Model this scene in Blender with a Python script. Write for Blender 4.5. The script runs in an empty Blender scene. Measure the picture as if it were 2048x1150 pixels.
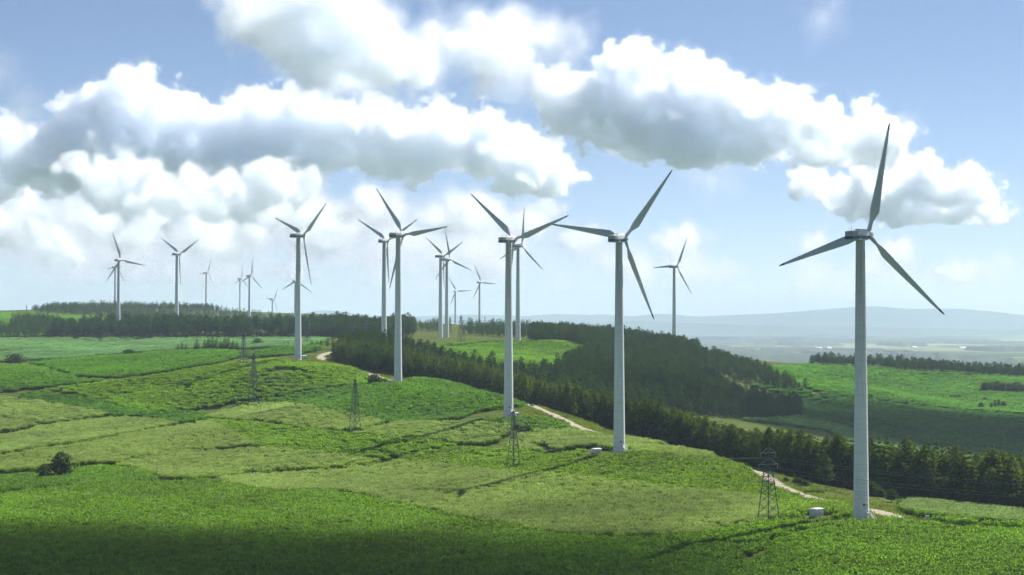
import bpy, bmesh, math, random
import numpy as np
from mathutils import Vector, Matrix, Euler

SC = bpy.context.scene
COL = SC.collection
R = math.radians

# ------------------------------------------------------------------ camera
CAM_Z = 60.0
FPX = 4000.0                      # focal length in pixels of the 2048 px wide photograph
PITCH = math.atan((648.0 - 575.0) / FPX)
cam_d = bpy.data.cameras.new('camera')
cam_d.sensor_width = 36.0
cam_d.lens = FPX / 2048.0 * 36.0
cam_d.clip_start = 1.0
cam_d.clip_end = 120000.0
cam = bpy.data.objects.new('camera', cam_d)
COL.objects.link(cam)
cam.location = (0, 0, CAM_Z)
cam.rotation_euler = (math.pi / 2 + PITCH, 0, 0)
SC.camera = cam

# ------------------------------------------------------------------ light
SUN_AZ = R(46.0)                  # to the right of the view direction (+Y)
SUN_EL = R(47.0)
SUN_DIR = Vector((math.sin(SUN_AZ) * math.cos(SUN_EL), math.cos(SUN_AZ) * math.cos(SUN_EL), math.sin(SUN_EL)))
world = bpy.data.worlds.new('World')
SC.world = world
world.use_nodes = True
wn = world.node_tree.nodes
bg = wn['Background']
sky = wn.new('ShaderNodeTexSky')
sky.sky_type = 'NISHITA'
sky.sun_disc = False
sky.sun_elevation = SUN_EL
sky.sun_rotation = SUN_AZ
sky.altitude = 300.0
sky.air_density = 0.5
sky.dust_density = 0.25
sky.ozone_density = 0.8
world.node_tree.links.new(sky.outputs[0], bg.inputs[0])
bg.inputs[1].default_value = 0.060
sun_d = bpy.data.lights.new('sun', 'SUN')
sun_d.energy = 4.6
sun_d.angle = R(0.53)
sun_d.color = (1.0, 0.965, 0.91)
sun = bpy.data.objects.new('sun', sun_d)
COL.objects.link(sun)
sun.location = SUN_DIR * 500
sun.rotation_euler = SUN_DIR.to_track_quat('Z', 'Y').to_euler()
vs = SC.view_settings
vs.view_transform = 'Standard'
vs.look = 'None'
vs.gamma = 1.0
vs.exposure = 1.0
vs.use_curve_mapping = False
cy = SC.cycles
cy.use_denoising = True
try:
    cy.denoiser = 'OPENIMAGEDENOISE'
    cy.denoising_input_passes = 'RGB_ALBEDO_NORMAL'
except Exception:
    pass
cy.denoising_prefilter = 'FAST'
cy.max_bounces = 52
cy.diffuse_bounces = 3
cy.glossy_bounces = 2
cy.transmission_bounces = 3
cy.transparent_max_bounces = 16
cy.volume_bounces = 48
cy.sample_clamp_indirect = 10.0
cy.use_adaptive_sampling = True
cy.adaptive_threshold = 0.02

# ------------------------------------------------------------------ pixel helpers
CP, SP = math.cos(PITCH), math.sin(PITCH)
def ray(u, v):
    x = (u - 1024.0) / FPX; y = (575.0 - v) / FPX
    return (x, CP - y * SP, SP + y * CP)
def at(u, v, d):
    """point seen at pixel (u, v) of the photograph, d metres ahead of the camera"""
    r = ray(u, v); t = d / r[1]
    return Vector((r[0] * t, d, CAM_Z + r[2] * t))

def link(o, parent=None):
    COL.objects.link(o)
    if parent is not None:
        o.parent = parent
    return o
def tag(o, label=None, cat=None, group=None, kind=None):
    if label: o['label'] = label
    if cat: o['category'] = cat
    if group: o['group'] = group
    if kind: o['kind'] = kind
    return o
# ------------------------------------------------------------------ clouds
def cloud_material(name, dens, anis, tone=(.966, .977, .992)):
    m = bpy.data.materials.new(name); m.use_nodes = True
    nt = m.node_tree; nt.nodes.clear()
    out = nt.nodes.new('ShaderNodeOutputMaterial'); pv = nt.nodes.new('ShaderNodeVolumePrincipled')
    pv.inputs['Color'].default_value = (*tone, 1); pv.inputs['Density'].default_value = dens
    pv.inputs['Density Attribute'].default_value = 'density'
    pv.inputs['Anisotropy'].default_value = anis
    nt.links.new(pv.outputs[0], out.inputs['Volume'])
    return m
M_CLOUD = cloud_material('cloud_vapour', 0.026, 0.78)
M_WISP = cloud_material('thin_cloud_vapour', 0.006, 0.45)

def poly_inside(P, pts):
    x, y = pts[:, 0], pts[:, 1]; ins = np.zeros(len(pts), bool); n = len(P)
    for i in range(n):
        (x1, y1), (x2, y2) = P[i], P[(i + 1) % n]
        if y1 == y2: continue
        c = ((y1 > y) != (y2 > y)) & (x < (x2 - x1) * (y - y1) / (y2 - y1) + x1)
        ins ^= c
    return ins
def poly_dist(P, pts):
    d = np.full(len(pts), 1e9); n = len(P)
    for i in range(n):
        a = np.array(P[i], float); b = np.array(P[(i + 1) % n], float); ab = b - a
        t = np.clip(((pts - a) @ ab) / max(ab @ ab, 1e-9), 0, 1)
        d = np.minimum(d, np.linalg.norm(pts - (a + t[:, None] * ab), axis=1))
    return d

def cloud_nodes(name, lo, hi, res, cgrid, cvox, mat, par, o0z):
    """fog grid: distance inside the puffs (metres, from a coarse lattice), frayed by noise of several sizes"""
    g = bpy.data.node_groups.new(name, 'GeometryNodeTree')
    g.interface.new_socket('Geometry', in_out='INPUT', socket_type='NodeSocketGeometry')
    g.interface.new_socket('Geometry', in_out='OUTPUT', socket_type='NodeSocketGeometry')
    N = g.nodes.new; L = g.links.new
    def put(x, s):
        if isinstance(x, (int, float)): s.default_value = x
        else: L(x, s)
    def M(op, a, b=None, c=None):
        n = N('ShaderNodeMath'); n.operation = op
        for i, x in enumerate((a, b, c)):
            if x is not None: put(x, n.inputs[i])
        return n.outputs[0]
    def V(op, a, b=None, s=None):
        n = N('ShaderNodeVectorMath'); n.operation = op; L(a, n.inputs[0])
        if b is not None:
            if isinstance(b, tuple): n.inputs[1].default_value = b
            else: L(b, n.inputs[1])
        if s is not None: n.inputs['Scale'].default_value = s
        return n.outputs[0]
    gi = N('NodeGroupInput'); go = N('NodeGroupOutput')
    pos = N('GeometryNodeInputPosition').outputs[0]
    warp = N('ShaderNodeTexNoise'); warp.inputs['Scale'].default_value = 1 / par['warp_s']; warp.inputs['Detail'].default_value = 3.0
    L(pos, warp.inputs['Vector'])
    p = V('ADD', pos, V('SCALE', V('SUBTRACT', warp.outputs['Color'], (.5, .5, .5)), s=par['warp_a']))
    q = V('SCALE', V('SUBTRACT', p, tuple(float(x) for x in lo)), s=1.0 / cvox)
    sx = N('ShaderNodeSeparateXYZ'); L(q, sx.inputs[0])
    I, F = [], []
    for k, n_ in zip('XYZ', cgrid):
        c = M('MINIMUM', M('MAXIMUM', sx.outputs[k], 0.0), float(n_) - 1.001)
        f = M('FLOOR', c); I.append(f); F.append(M('SUBTRACT', c, f))
    att = N('GeometryNodeInputNamedAttribute'); att.data_type = 'FLOAT'; att.inputs['Name'].default_value = 'inside'
    nx, ny, nz = [int(x) for x in cgrid]
    base_i = M('ADD', M('MULTIPLY', M('ADD', M('MULTIPLY', I[0], float(ny)), I[1]), float(nz)), I[2])
    def samp(off):
        s = N('GeometryNodeSampleIndex'); s.data_type = 'FLOAT'; s.domain = 'POINT'
        L(gi.outputs[0], s.inputs['Geometry']); L(att.outputs['Attribute'], s.inputs['Value'])
        L(M('ADD', base_i, float(off)), s.inputs['Index'])
        return s.outputs[0]
    def lerp(a, b, t): return M('ADD', a, M('MULTIPLY', M('SUBTRACT', b, a), t))
    xs = []
    for ox in (0, 1):
        ys = []
        for oy in (0, 1):
            o = (ox * ny + oy) * nz
            ys.append(lerp(samp(o), samp(o + 1), F[2]))
        xs.append(lerp(ys[0], ys[1], F[1]))
    total = lerp(xs[0], xs[1], F[0])
    for amp, sc, det, ro in par['noise']:
        nz_ = N('ShaderNodeTexNoise'); nz_.inputs['Scale'].default_value = 1 / sc; nz_.inputs['Detail'].default_value = det
        nz_.inputs['Roughness'].default_value = ro; L(pos, nz_.inputs['Vector'])
        total = M('ADD', total, M('MULTIPLY', M('SUBTRACT', nz_.outputs['Fac'], 0.5), amp))
    for bs, ba in par['billow']:
        vo = N('ShaderNodeTexVoronoi'); vo.inputs['Scale'].default_value = 1 / bs; vo.feature = 'F1'
        L(p, vo.inputs['Vector'])
        total = M('ADD', total, M('MULTIPLY', M('SUBTRACT', 0.5, vo.outputs['Distance']), ba))
    if par['base'] is not None:
        sz = N('ShaderNodeSeparateXYZ'); L(p, sz.inputs[0])
        total = M('SUBTRACT', total, M('MULTIPLY', M('MAXIMUM', M('SUBTRACT', par['base'] - float(o0z), sz.outputs['Z']), 0.0), 1.6))
    mr = N('ShaderNodeMapRange'); mr.interpolation_type = 'SMOOTHSTEP'
    mr.inputs['From Min'].default_value = par['e0']; mr.inputs['From Max'].default_value = par['e1']
    L(total, mr.inputs['Value'])
    # a thin torn fringe of vapour round the dense body
    fz = N('ShaderNodeTexNoise'); fz.inputs['Scale'].default_value = 1 / par['fringe_s']; fz.inputs['Detail'].default_value = 6.0
    fz.inputs['Roughness'].default_value = .7; L(p, fz.inputs['Vector'])
    fr = N('ShaderNodeMapRange'); fr.interpolation_type = 'SMOOTHSTEP'; fr.inputs['From Min'].default_value = -par['fringe_w']; fr.inputs['From Max'].default_value = 60.0
    fr.inputs['To Max'].default_value = par['fringe']
    L(M('ADD', total, M('MULTIPLY', M('SUBTRACT', fz.outputs['Fac'], 0.55), par['fringe_w'] * 3.2)), fr.inputs['Value'])
    vc = N('GeometryNodeVolumeCube')
    L(M('MAXIMUM', mr.outputs[0], fr.outputs[0]), vc.inputs['Density'])
    vc.inputs['Min'].default_value = tuple(lo); vc.inputs['Max'].default_value = tuple(hi)
    for k, r in zip('XYZ', res): vc.inputs['Resolution ' + k].default_value = int(r)
    sm = N('GeometryNodeSetMaterial'); sm.inputs['Material'].default_value = mat
    L(vc.outputs[0], sm.inputs[0]); L(sm.outputs[0], go.inputs[0])
    return g

def puffs_in(outline, dist, n, rmin, rmax, rng, depth):
    """puffs that fill an outline (pixels of the photograph) at a given distance"""
    P = np.array(outline, float); lo, hi = P.min(0), P.max(0)
    c = lo + rng.random((n * 12, 2)) * (hi - lo); c = c[poly_inside(outline, c)]
    d = poly_dist(outline, c); keep = d > rmin * 0.75; c, d = c[keep][:n], d[keep][:n]
    r = np.minimum(d, rmax)
    k = dist / FPX; out = []
    for (u, v), rr in zip(c, r):
        j = rng.uniform(-1, 1) * depth * (0.35 + 0.65 * rr / rmax)
        a = at(u, v, dist); out.append((a.x, a.y + j, a.z, rr * k))
    return out

def cloud(label, P, voxel, seed, mat=None, **kw):
    P = np.array(P)
    par = dict(warp_s=420, warp_a=160, noise=[(560, 520, 6.0, .6)], billow=[(330, 190), (130, 70)], e0=-10.0, e1=60.0, ks=55.0, base=None, fringe=.16, fringe_w=110.0, fringe_s=260.0)
    par.update(kw)
    o0 = P[:, :3].mean(0); C = P[:, :3] - o0; Rr = P[:, 3]
    ks_ = par['ks']; pad = 30 if ks_ < 10 else (240 if ks_ < 25 else 160)
    lo = (C - Rr[:, None]).min(0) - pad; hi = (C + Rr[:, None]).max(0) + pad
    cv = voxel * 2.5
    n = np.ceil((hi - lo) / cv).astype(int) + 1
    ax = [lo[i] + np.arange(n[i]) * cv for i in range(3)]
    X, Y, Z = np.meshgrid(*ax, indexing='ij')
    acc = np.zeros(X.shape); ks = par['ks']
    for (cx, cy_, cz), r in zip(C, Rr):
        s = r - np.sqrt((X - cx) ** 2 + (Y - cy_) ** 2 + (Z - cz) ** 2)
        acc += np.exp(np.clip(s / ks, -60, 40))
    f = np.log(acc + 1e-26) * ks
    me = bpy.data.meshes.new('cloud')
    me.vertices.add(f.size)
    me.vertices.foreach_set('co', np.stack([X.ravel(), Y.ravel(), Z.ravel()], 1).astype(np.float32).ravel())
    a = me.attributes.new('inside', 'FLOAT', 'POINT'); a.data.foreach_set('value', f.astype(np.float32).ravel())
    o = link(bpy.data.objects.new('cloud', me)); o.location = o0
    me.materials.append(mat or M_CLOUD)
    res = np.ceil((hi - lo) / voxel).astype(int)
    md = o.modifiers.new('billows', 'NODES')
    md.node_group = cloud_nodes('cloud_fog', lo, hi, res, n, cv, mat or M_CLOUD, par, o0[2])
    print('cloud', res, round(res.prod() / 1e6, 2), f.size, len(P))
    tag(o, label, kind='structure')
    return o

rng_c = np.random.default_rng(4)
M_FAR = cloud_material('far_cloud_vapour', 0.009, 0.75)
bank = [(-120, 340), (-60, 250), (0, 235), (40, 245), (90, 280), (110, 230), (140, 190), (170, 200), (195, 175), (205, 140), (240, 122), (285, 140), (310, 170),
        (345, 200), (365, 170), (400, 195), (450, 205), (490, 170), (515, 168), (545, 185), (585, 158), (610, 185), (640, 190), (690, 215), (745, 200),
        (790, 225), (850, 205), (890, 225), (940, 208), (1000, 225), (1050, 240), (1090, 265), (1120, 310), (1148, 365), (1120, 395), (1040, 390),
        (980, 365), (900, 345), (800, 350), (700, 335), (620, 345), (560, 380), (480, 395), (400, 375), (330, 365), (250, 385), (160, 375), (60, 385), (-60, 400)]
cloud('long white cumulus bank over the distant forest hill', puffs_in(bank, 16500, 420, 12, 44, rng_c, 380), 15, 3, ks=16.0, warp_a=260, base=CAM_Z + 1080, noise=[(640, 480, 7.0, .68)], billow=[(300, 230), (125, 125), (62, 55)], e0=0.0, e1=36.0, fringe=.07, fringe_w=80.0)
big = [(1050, 185), (1090, 165), (1130, 160), (1170, 140), (1215, 118), (1245, 85), (1275, 80), (1300, 95), (1345, 88), (1390, 110), (1430, 135), (1480, 155),
       (1540, 175), (1590, 205), (1640, 220), (1690, 228), (1740, 232), (1775, 235), (1810, 255), (1838, 295), (1800, 330), (1700, 330), (1620, 320),
       (1540, 315), (1440, 320), (1330, 315), (1260, 300), (1180, 290), (1120, 250), (1070, 225)]
cloud('big white cumulus with a grey base over the forest ridge', puffs_in(big, 14500, 380, 11, 46, rng_c, 380), 13, 5, ks=16.0, warp_a=240, base=CAM_Z + 1165, noise=[(580, 440, 7.0, .68)], billow=[(280, 220), (115, 120), (55, 50)], e0=12.0, e1=46.0, fringe=.07, fringe_w=80.0)
low_r = [(1590, 345), (1620, 335), (1660, 360), (1700, 350), (1760, 330), (1830, 318), (1870, 330), (1900, 350), (1950, 370), (2000, 395), (2045, 420), (2040, 435), (1990, 445), (1900, 440), (1820, 435), (1740, 420), (1650, 400), (1610, 385)]
cloud('lower right white cumulus above the mountains', puffs_in(low_r, 19500, 200, 8, 28, rng_c, 700), 17, 6, ks=16.0, base=CAM_Z + 990, warp_a=220, noise=[(580, 480, 7., .68)], billow=[(290, 220), (120, 120)], e0=-5.0, e1=32.0, fringe=.07, fringe_w=90.0)
front = [(130, 330), (200, 300), (280, 320), (330, 345), (400, 330), (470, 340), (540, 350), (600, 335), (650, 360), (640, 400), (540, 420), (420, 415), (300, 405), (180, 400), (110, 375)]
cloud('nearer row of cumulus along the base of the long bank', puffs_in(front, 14200, 90, 10, 32, rng_c, 300), 17, 7, ks=14.0, warp_a=260, noise=[(620, 420, 7., .68)], billow=[(280, 220), (120, 120)], e0=0.0, e1=45.0, fringe=.07, fringe_w=90.0)
top_c = [(445, -20), (440, 40), (470, 60), (540, 60), (570, 95), (620, 130), (700, 150), (760, 160), (860, 165), (885, 160), (870, 120), (840, 80), (780, 60), (740, 20), (700, -20), (600, -50), (500, -45)]
SOFT = dict(ks=30.0, warp_a=260, noise=[(620, 520, 7.5, .7)], billow=[(260, 130), (110, 70)], e0=0.0, e1=75.0)
cloud('soft ragged white cloud high over the turbines', puffs_in(top_c, 11500, 110, 11, 50, rng_c, 500), 20, 8, M_CLOUD, **SOFT)
top_m = [(835, 40), (870, 35), (900, 60), (950, 60), (985, 40), (1030, 35), (1050, 60), (1100, 65), (1150, 80), (1190, 100), (1150, 105), (1090, 100), (1050, 110), (1030, 140), (1000, 140), (960, 110), (900, 95), (870, 70)]
cloud('thin torn white cloud at the top of the sky', puffs_in(top_m, 11500, 90, 8, 26, rng_c, 260), 17, 9, M_CLOUD, **dict(SOFT, noise=[(500, 340, 7.5, .7)], e0=25.0, e1=100.0))
for k, (ol, d) in enumerate([([(5, 195), (40, 185), (80, 200), (92, 225), (85, 245), (50, 235), (30, 210)], 13500), ([(-20, 120), (20, 122), (50, 140), (55, 152), (20, 150), (-20, 140)], 12500), ([(1370, 345), (1420, 330), (1470, 345), (1500, 365), (1440, 372), (1390, 365)], 15500), ([(1640, 20), (1665, 12), (1672, 28), (1650, 34)], 11500), ([(1010, 160), (1060, 140), (1100, 150), (1080, 175), (1030, 180)], 12500)]):
    cloud(('small torn cloud scrap beside the long bank', 'tiny cloud scrap at the edge of the clear sky', 'thin cloud scrap under the big cumulus', 'faint cloud scrap high in the blue', 'torn cloud scrap left of the big cumulus')[k], puffs_in(ol, d, 26, 5, 18, rng_c, 120), 17, 12 + k, M_FAR, **dict(SOFT, ks=16.0, warp_a=160, noise=[(300, 300, 6., .66)], e1=160.0))
bank2 = [(-150, 480), (-120, 335), (0, 325), (40, 350), (90, 390), (150, 385), (230, 400), (300, 385), (400, 390), (470, 420), (540, 405), (620, 395), (700, 400), (780, 385), (860, 368), (920, 378), (980, 400), (1040, 400), (1120, 405), (1150, 425), (1100, 450), (950, 462), (800, 450), (650, 472), (500, 470), (400, 482), (250, 490), (100, 488)]
cloud('second cloud bank lower behind the long one', puffs_in(bank2, 27000, 330, 9, 30, rng_c, 1500), 36, 21, M_FAR, ks=45.0, warp_s=700, warp_a=280, noise=[(820, 900, 5.5, .62)], billow=[(600, 260), (240, 110)], e1=150.0)
for k, (ol, d) in enumerate([([(55, 430), (90, 428), (120, 455), (160, 480), (192, 512), (150, 522), (90, 505), (60, 470)], 24000), ([(375, 440), (400, 420), (440, 410), (465, 440), (480, 480), (520, 505), (460, 520), (400, 512), (380, 480)], 26000), ([(1290, 485), (1340, 455), (1370, 450), (1410, 470), (1455, 492), (1400, 502), (1330, 502)], 26000), ([(1590, 482), (1620, 465), (1660, 488), (1640, 498)], 27000),
                             ([(1755, 492), (1790, 480), (1845, 508), (1820, 520), (1760, 516)], 28000), ([(1855, 545), (1900, 526), (1960, 530), (1995, 552), (1930, 562)], 34000), ([(560, 470), (640, 440), (720, 450), (760, 480), (700, 500), (600, 500)], 28000), ([(200, 545), (300, 520), (420, 535), (560, 530), (700, 540), (820, 530), (900, 545), (700, 565), (400, 568)], 40000), ([(1080, 470), (1150, 455), (1230, 470), (1250, 490), (1150, 500)], 28000)]):
    cloud(('bright leaning cumulus low on the left', 'white cumulus puff low over the wooded hill', 'small cumulus low right of the wooded hill turbine', 'tiny cumulus low left of the tallest turbine', 'small cumulus low right of the tallest turbine hub', 'flat cumulus close over the mountains', 'grey cumulus low behind the turbine row', 'long flat cloud close over the horizon', 'low cumulus behind the bend turbine')[k],
          puffs_in(ol, d, 44, 6, 26, rng_c, 500), 40, 40 + k, M_FAR if k != 0 else M_CLOUD, ks=30.0, warp_s=500, warp_a=220, noise=[(560, 650, 6., .64)], billow=[(420, 170), (180, 70)], e1=140.0)
veil = [(-300, 560), (-300, 480), (0, 470), (300, 485), (600, 470), (900, 480), (1200, 490), (1500, 505), (1800, 515), (2350, 520), (2350, 572), (1600, 575), (900, 570), (300, 570)]
cloud('pale veil of far cloud along the horizon', puffs_in(veil, 42000, 150, 12, 34, rng_c, 2500), 85, 60, cloud_material('veil_vapour', 0.0030, 0.6), ks=90.0, warp_s=1400, warp_a=600, noise=[(1500, 1500, 5., .6)], billow=[(900, 300)], e1=500.0)
layer = [(-300, 520), (-300, 380), (0, 400), (200, 410), (400, 425), (600, 420), (800, 415), (1000, 430), (1130, 450), (1120, 500), (1000, 530), (700, 540), (300, 545)]
cloud('broad pale cloud layer low behind the turbine row', puffs_in(layer, 33000, 150, 12, 44, rng_c, 2500), 70, 61, cloud_material('pale_layer_vapour', 0.0022, 0.6), ks=70.0, warp_s=1100, warp_a=450, noise=[(1500, 1200, 6., .62)], billow=[(700, 260)], e1=420.0)
# ------------------------------------------------------------------ terrain
# heights known along the ridge, in the valley and on the hills: (u, v) of the photograph with a distance (d) or a height below the camera (z)
def _d(u, v, d): return ((u - 1024) / FPX * d, d, (648 - v) / FPX * d)
def _z(u, v, z): d = z * FPX / (648 - v); return ((u - 1024) / FPX * d, d, z)
def _p(u, d, z): return ((u - 1024) / FPX * d, d, z)
TURB = [(1722.5, 1043, 455, 65.0, 42.0, 75.0), (1238.5, 911, 600, 65.0, 33.0, 49.5), (1017, 835, 732, 65.0, 37.0, 18.0),
        (796, 767, 875, 65.0, 40.0, 6.0), (596, 722, 1036, 65.0, 47.0, 37.5), (768, 694, 1226, 65.0, 33.0, 28.5),
        (881, 680, 1576, 66.0, 48.0, 24.0), (893.5, 674.5, 1660, 64.5, 46.0, 99.0), (1036, 681, 1376, 65.0, 49.0, 79.5),
        (1348.5, 695, 1595, 64.5, 47.0, 61.5), (959, 662, 2653, 64.5, 38.0, 114.0), (910.5, 665, 3120, 64.5, 26.0, 1.5),
        (590.5, 669, 2430, 65.0, 28.0, 85.5), (544.5, 673, 3514, 64.5, 51.0, 54.0), (498.5, 649, 2653, 64.5, 44.0, 79.5),
        (479.7, 636, 3323, 65.0, 48.0, 79.5), (412, 629, 3095, 64.5, 50.0, 64.5), (353.2, 662, 1690, 65.0, 36.0, 27.0),
        (236.8, 666, 1780, 65.0, 25.0, 108.0), (230, 627, 2800, 65.0, 45.0, 66.0)]
CP_ = [_d(u, v, d) for (u, v, d, *_r) in TURB]
CP_ += [(-300, 150, -58), (-120, 200, -54), (0, 200, -51), (120, 220, -49), (260, 250, -56), (500, 300, -85), (420, 480, -80), (-320, 420, -57),
        _z(0, 1150, -52), _z(500, 1150, -50.5), _z(1024, 1150, -49), _z(1500, 1150, -47.8), _z(2048, 1150, -46.6),
        _z(0, 1000, -51), _z(500, 1000, -49.3), _z(1024, 1000, -47.6), _z(1480, 1000, -45.2), _z(1300, 1000, -46.2),
        _z(0, 900, -47.5), _z(250, 900, -46.8), _z(500, 900, -45.4), _z(760, 900, -43.6), _z(1024, 940, -45.3), _z(1024, 885, -40.6), _z(1120, 905, -41.0),
        _z(0, 800, -38.5), _z(250, 815, -39.2), _z(507, 808, -36.8), _z(700, 868, -40.6), _z(860, 840, -36.8), _z(650, 800, -33.6),
        _z(850, 763, -25.9), _z(930, 776, -27.9), _z(1000, 796, -30.3), _z(900, 820, -33.6),
        _z(0, 740, -26.5), _z(60, 735, -25.5), _z(150, 757, -29), _z(230, 762, -29.3), _z(360, 742, -25), _z(480, 722, -20.6), _z(540, 745, -23.4), _z(420, 770, -30),
        _z(265, 710, -20.2), _z(400, 704, -17.4), _z(470, 700, -17), _z(200, 700, -18.8), _z(100, 690, -16), _z(300, 684, -14.6), _z(500, 688, -13.8), _z(0, 690, -16.5),
        _z(105, 675, -11.6), _z(330, 675, -11.4), _z(560, 675, -11), _z(660, 690, -13.6),
        # track side of the ridge and the plantation
        _z(1950, 1024, -48.6), _z(2048, 1032, -50), _z(2048, 1056, -47), _z(1860, 1041, -45.6), _z(1740, 1016, -45.6), _z(1650, 1001, -45.6), _z(1545, 962, -43.8),
        _z(1450, 928, -42.2), _p(1450, 648, -45.2), _z(1370, 905, -40.8), _p(1370, 668, -43.2), _z(1300, 893, -39.6), _z(1190, 865, -37.6), _z(1100, 828, -34), _z(1060, 808, -31.8),
        _z(760, 752, -24.6), _z(700, 737, -22), _z(645, 714, -18.2), _z(600, 706, -17),
        _p(1700, 640, -57), _p(1600, 700, -57), _p(1500, 740, -54), _p(1350, 780, -50), _p(1200, 820, -45), _p(1100, 900, -42), _p(1000, 930, -35), _p(900, 1020, -30), _p(780, 1080, -25),
        # clearing and the wooded hill
        _z(900, 700, -17.2), _z(1000, 706, -18), _z(1140, 690, -14.6), _z(1000, 713, -19.4), _d(1050, 735, 1090), _d(1200, 700, 1430), _d(1230, 683, 1560), _d(1350, 697, 1600),
        _d(1450, 714, 1550), _d(1550, 753, 1480), _d(1612, 778, 1420), _d(1300, 756, 1230), _d(1200, 786, 1050), _d(1400, 806, 1140), _d(1500, 838, 1120), _d(1595, 840, 1190),
        _p(1400, 2200, -80), _p(1250, 2300, -60), _p(1500, 2000, -72),
        # valley and the far green hill to the right
        _d(1700, 872, 1150), _d(2048, 962, 900), _d(2000, 946, 920), _d(1800, 902, 1040), _d(1800, 842, 1300), _d(1620, 805, 1380), _d(2048, 922, 1060), _d(2048, 852, 1350),
        _d(1700, 772, 1620), _d(1900, 792, 1600), _d(2048, 806, 1600), _d(1620, 733, 1850), _d(1800, 741, 1880), _d(2048, 757, 1850), _p(1620, 2600, -88), _p(2048, 2600, -92), _p(1850, 2300, -74),
        _p(1900, 700, -61), _p(2300, 800, -72), _p(2300, 1400, -72), _p(1500, 900, -57), _p(1650, 900, -62),
        # hills on the horizon
        _d(250, 617, 2650), _d(100, 622, 2500), _d(-100, 626, 2400), _d(0, 629, 2300), _d(400, 622, 2700), _d(490, 634, 2700), _d(600, 643, 2600), _d(700, 650, 2500), _d(850, 657, 2400), _d(1000, 662, 2200),
        _d(190, 641, 2150), _d(0, 640, 2050), _d(400, 650, 2100), _d(620, 660, 2000), _d(0, 657, 1880), _d(190, 662, 1850), _d(1100, 670, 2000), _d(1180, 676, 1950), _d(800, 668, 1900), _d(-200, 690, 1500),
        _p(-200, 2600, 10), _p(1000, 3300, -60), _p(600, 3600, -30), _p(200, 3600, 8), _p(-200, 3600, -5), _p(1300, 3300, -90), _p(2048, 3400, -104)]
CPN = np.array(CP_, float)
def _phi(r2): return 0.5 * r2 * np.log(np.maximum(r2, 1e-12))
_S = 500.0
def _tps(C):
    n = len(C); X = C[:, :2] / _S
    D = ((X[:, None] - X[None]) ** 2).sum(-1)
    A = np.zeros((n + 3, n + 3)); A[:n, :n] = _phi(D) + np.eye(n) * 2e-4
    A[:n, n] = 1; A[:n, n + 1:] = X; A[n, :n] = 1; A[n + 1:, :n] = X.T
    b = np.zeros(n + 3); b[:n] = C[:, 2]
    return X, np.linalg.solve(A, b)
_TX, _TW = _tps(CPN)
def terrain_raw(x, y):
    x = np.asarray(x, float); y = np.asarray(y, float); sh = x.shape
    q = np.stack([x.ravel(), y.ravel()], 1) / _S; out = np.empty(len(q)); n = len(_TX)
    for i in range(0, len(q), 20000):
        c = q[i:i + 20000]
        D = ((c[:, None] - _TX[None]) ** 2).sum(-1)
        out[i:i + 20000] = _phi(D) @ _TW[:n] + _TW[n] + c @ _TW[n + 1:]
    z = out.reshape(sh)
    # beyond the hills everything sinks to the plain
    edge = np.maximum(0, np.abs(x) - (300 + 0.30 * y)) / 900.0
    t = np.clip((y - 3300) / 2400.0, 0, 1) + edge
    t = np.clip(t, 0, 1); t = t * t * (3 - 2 * t)
    z = z * (1 - t) - 112.0 * t
    z = np.clip(z, -112, 60)
    und = 0.35 * np.sin(x * .043 + 1.3 * np.sin(y * .021)) * np.sin(y * .031 + 1.1) + 0.22 * np.sin(x * .11 + y * .05) * np.sin(y * .083 - x * .03 + 2)
    return z + und * (1 - t) + CAM_Z

def _steps(lo, hi, s0, full, grow):
    """grid lines: even near the ridge, wider and wider further out"""
    a = [0.0]
    s = s0
    while a[-1] < hi:
        if a[-1] > full: s *= grow
        a.append(a[-1] + s)
    return np.array(a)
_xp = _steps(0, 13500, 3.0, 170, 1.035)
GX = np.concatenate([-_xp[:0:-1], _xp])
_yb = -_steps(0, 2200, 12.0, 0, 1.16)[:0:-1]
_ya = np.concatenate([np.arange(0, 330, 15.0), np.arange(330, 1000, 3.0)])
_yf = [1000.0]; s = 3.0
while _yf[-1] < 27500:
    s *= 1.017 if _yf[-1] < 3500 else 1.045
    _yf.append(_yf[-1] + s)
GY = np.concatenate([_yb, _ya, np.array(_yf)])
_XX, _YY = np.meshgrid(GX, GY, indexing='ij')
GZ = terrain_raw(_XX, _YY)
print('ground grid', GZ.shape)
def height(x, y):
    """height of the ground sheet itself (bilinear on its grid)"""
    x = np.asarray(x, float); y = np.asarray(y, float)
    i = np.clip(np.searchsorted(GX, x) - 1, 0, len(GX) - 2); j = np.clip(np.searchsorted(GY, y) - 1, 0, len(GY) - 2)
    fx = (x - GX[i]) / (GX[i + 1] - GX[i]); fy = (y - GY[j]) / (GY[j + 1] - GY[j])
    return (GZ[i, j] * (1 - fx) * (1 - fy) + GZ[i + 1, j] * fx * (1 - fy) + GZ[i, j + 1] * (1 - fx) * fy + GZ[i + 1, j + 1] * fx * fy)
_MD = np.concatenate([np.arange(300, 1400, 1.5), np.arange(1400, 4000, 4.0), np.geomspace(4000, 26000, 900)])
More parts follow.
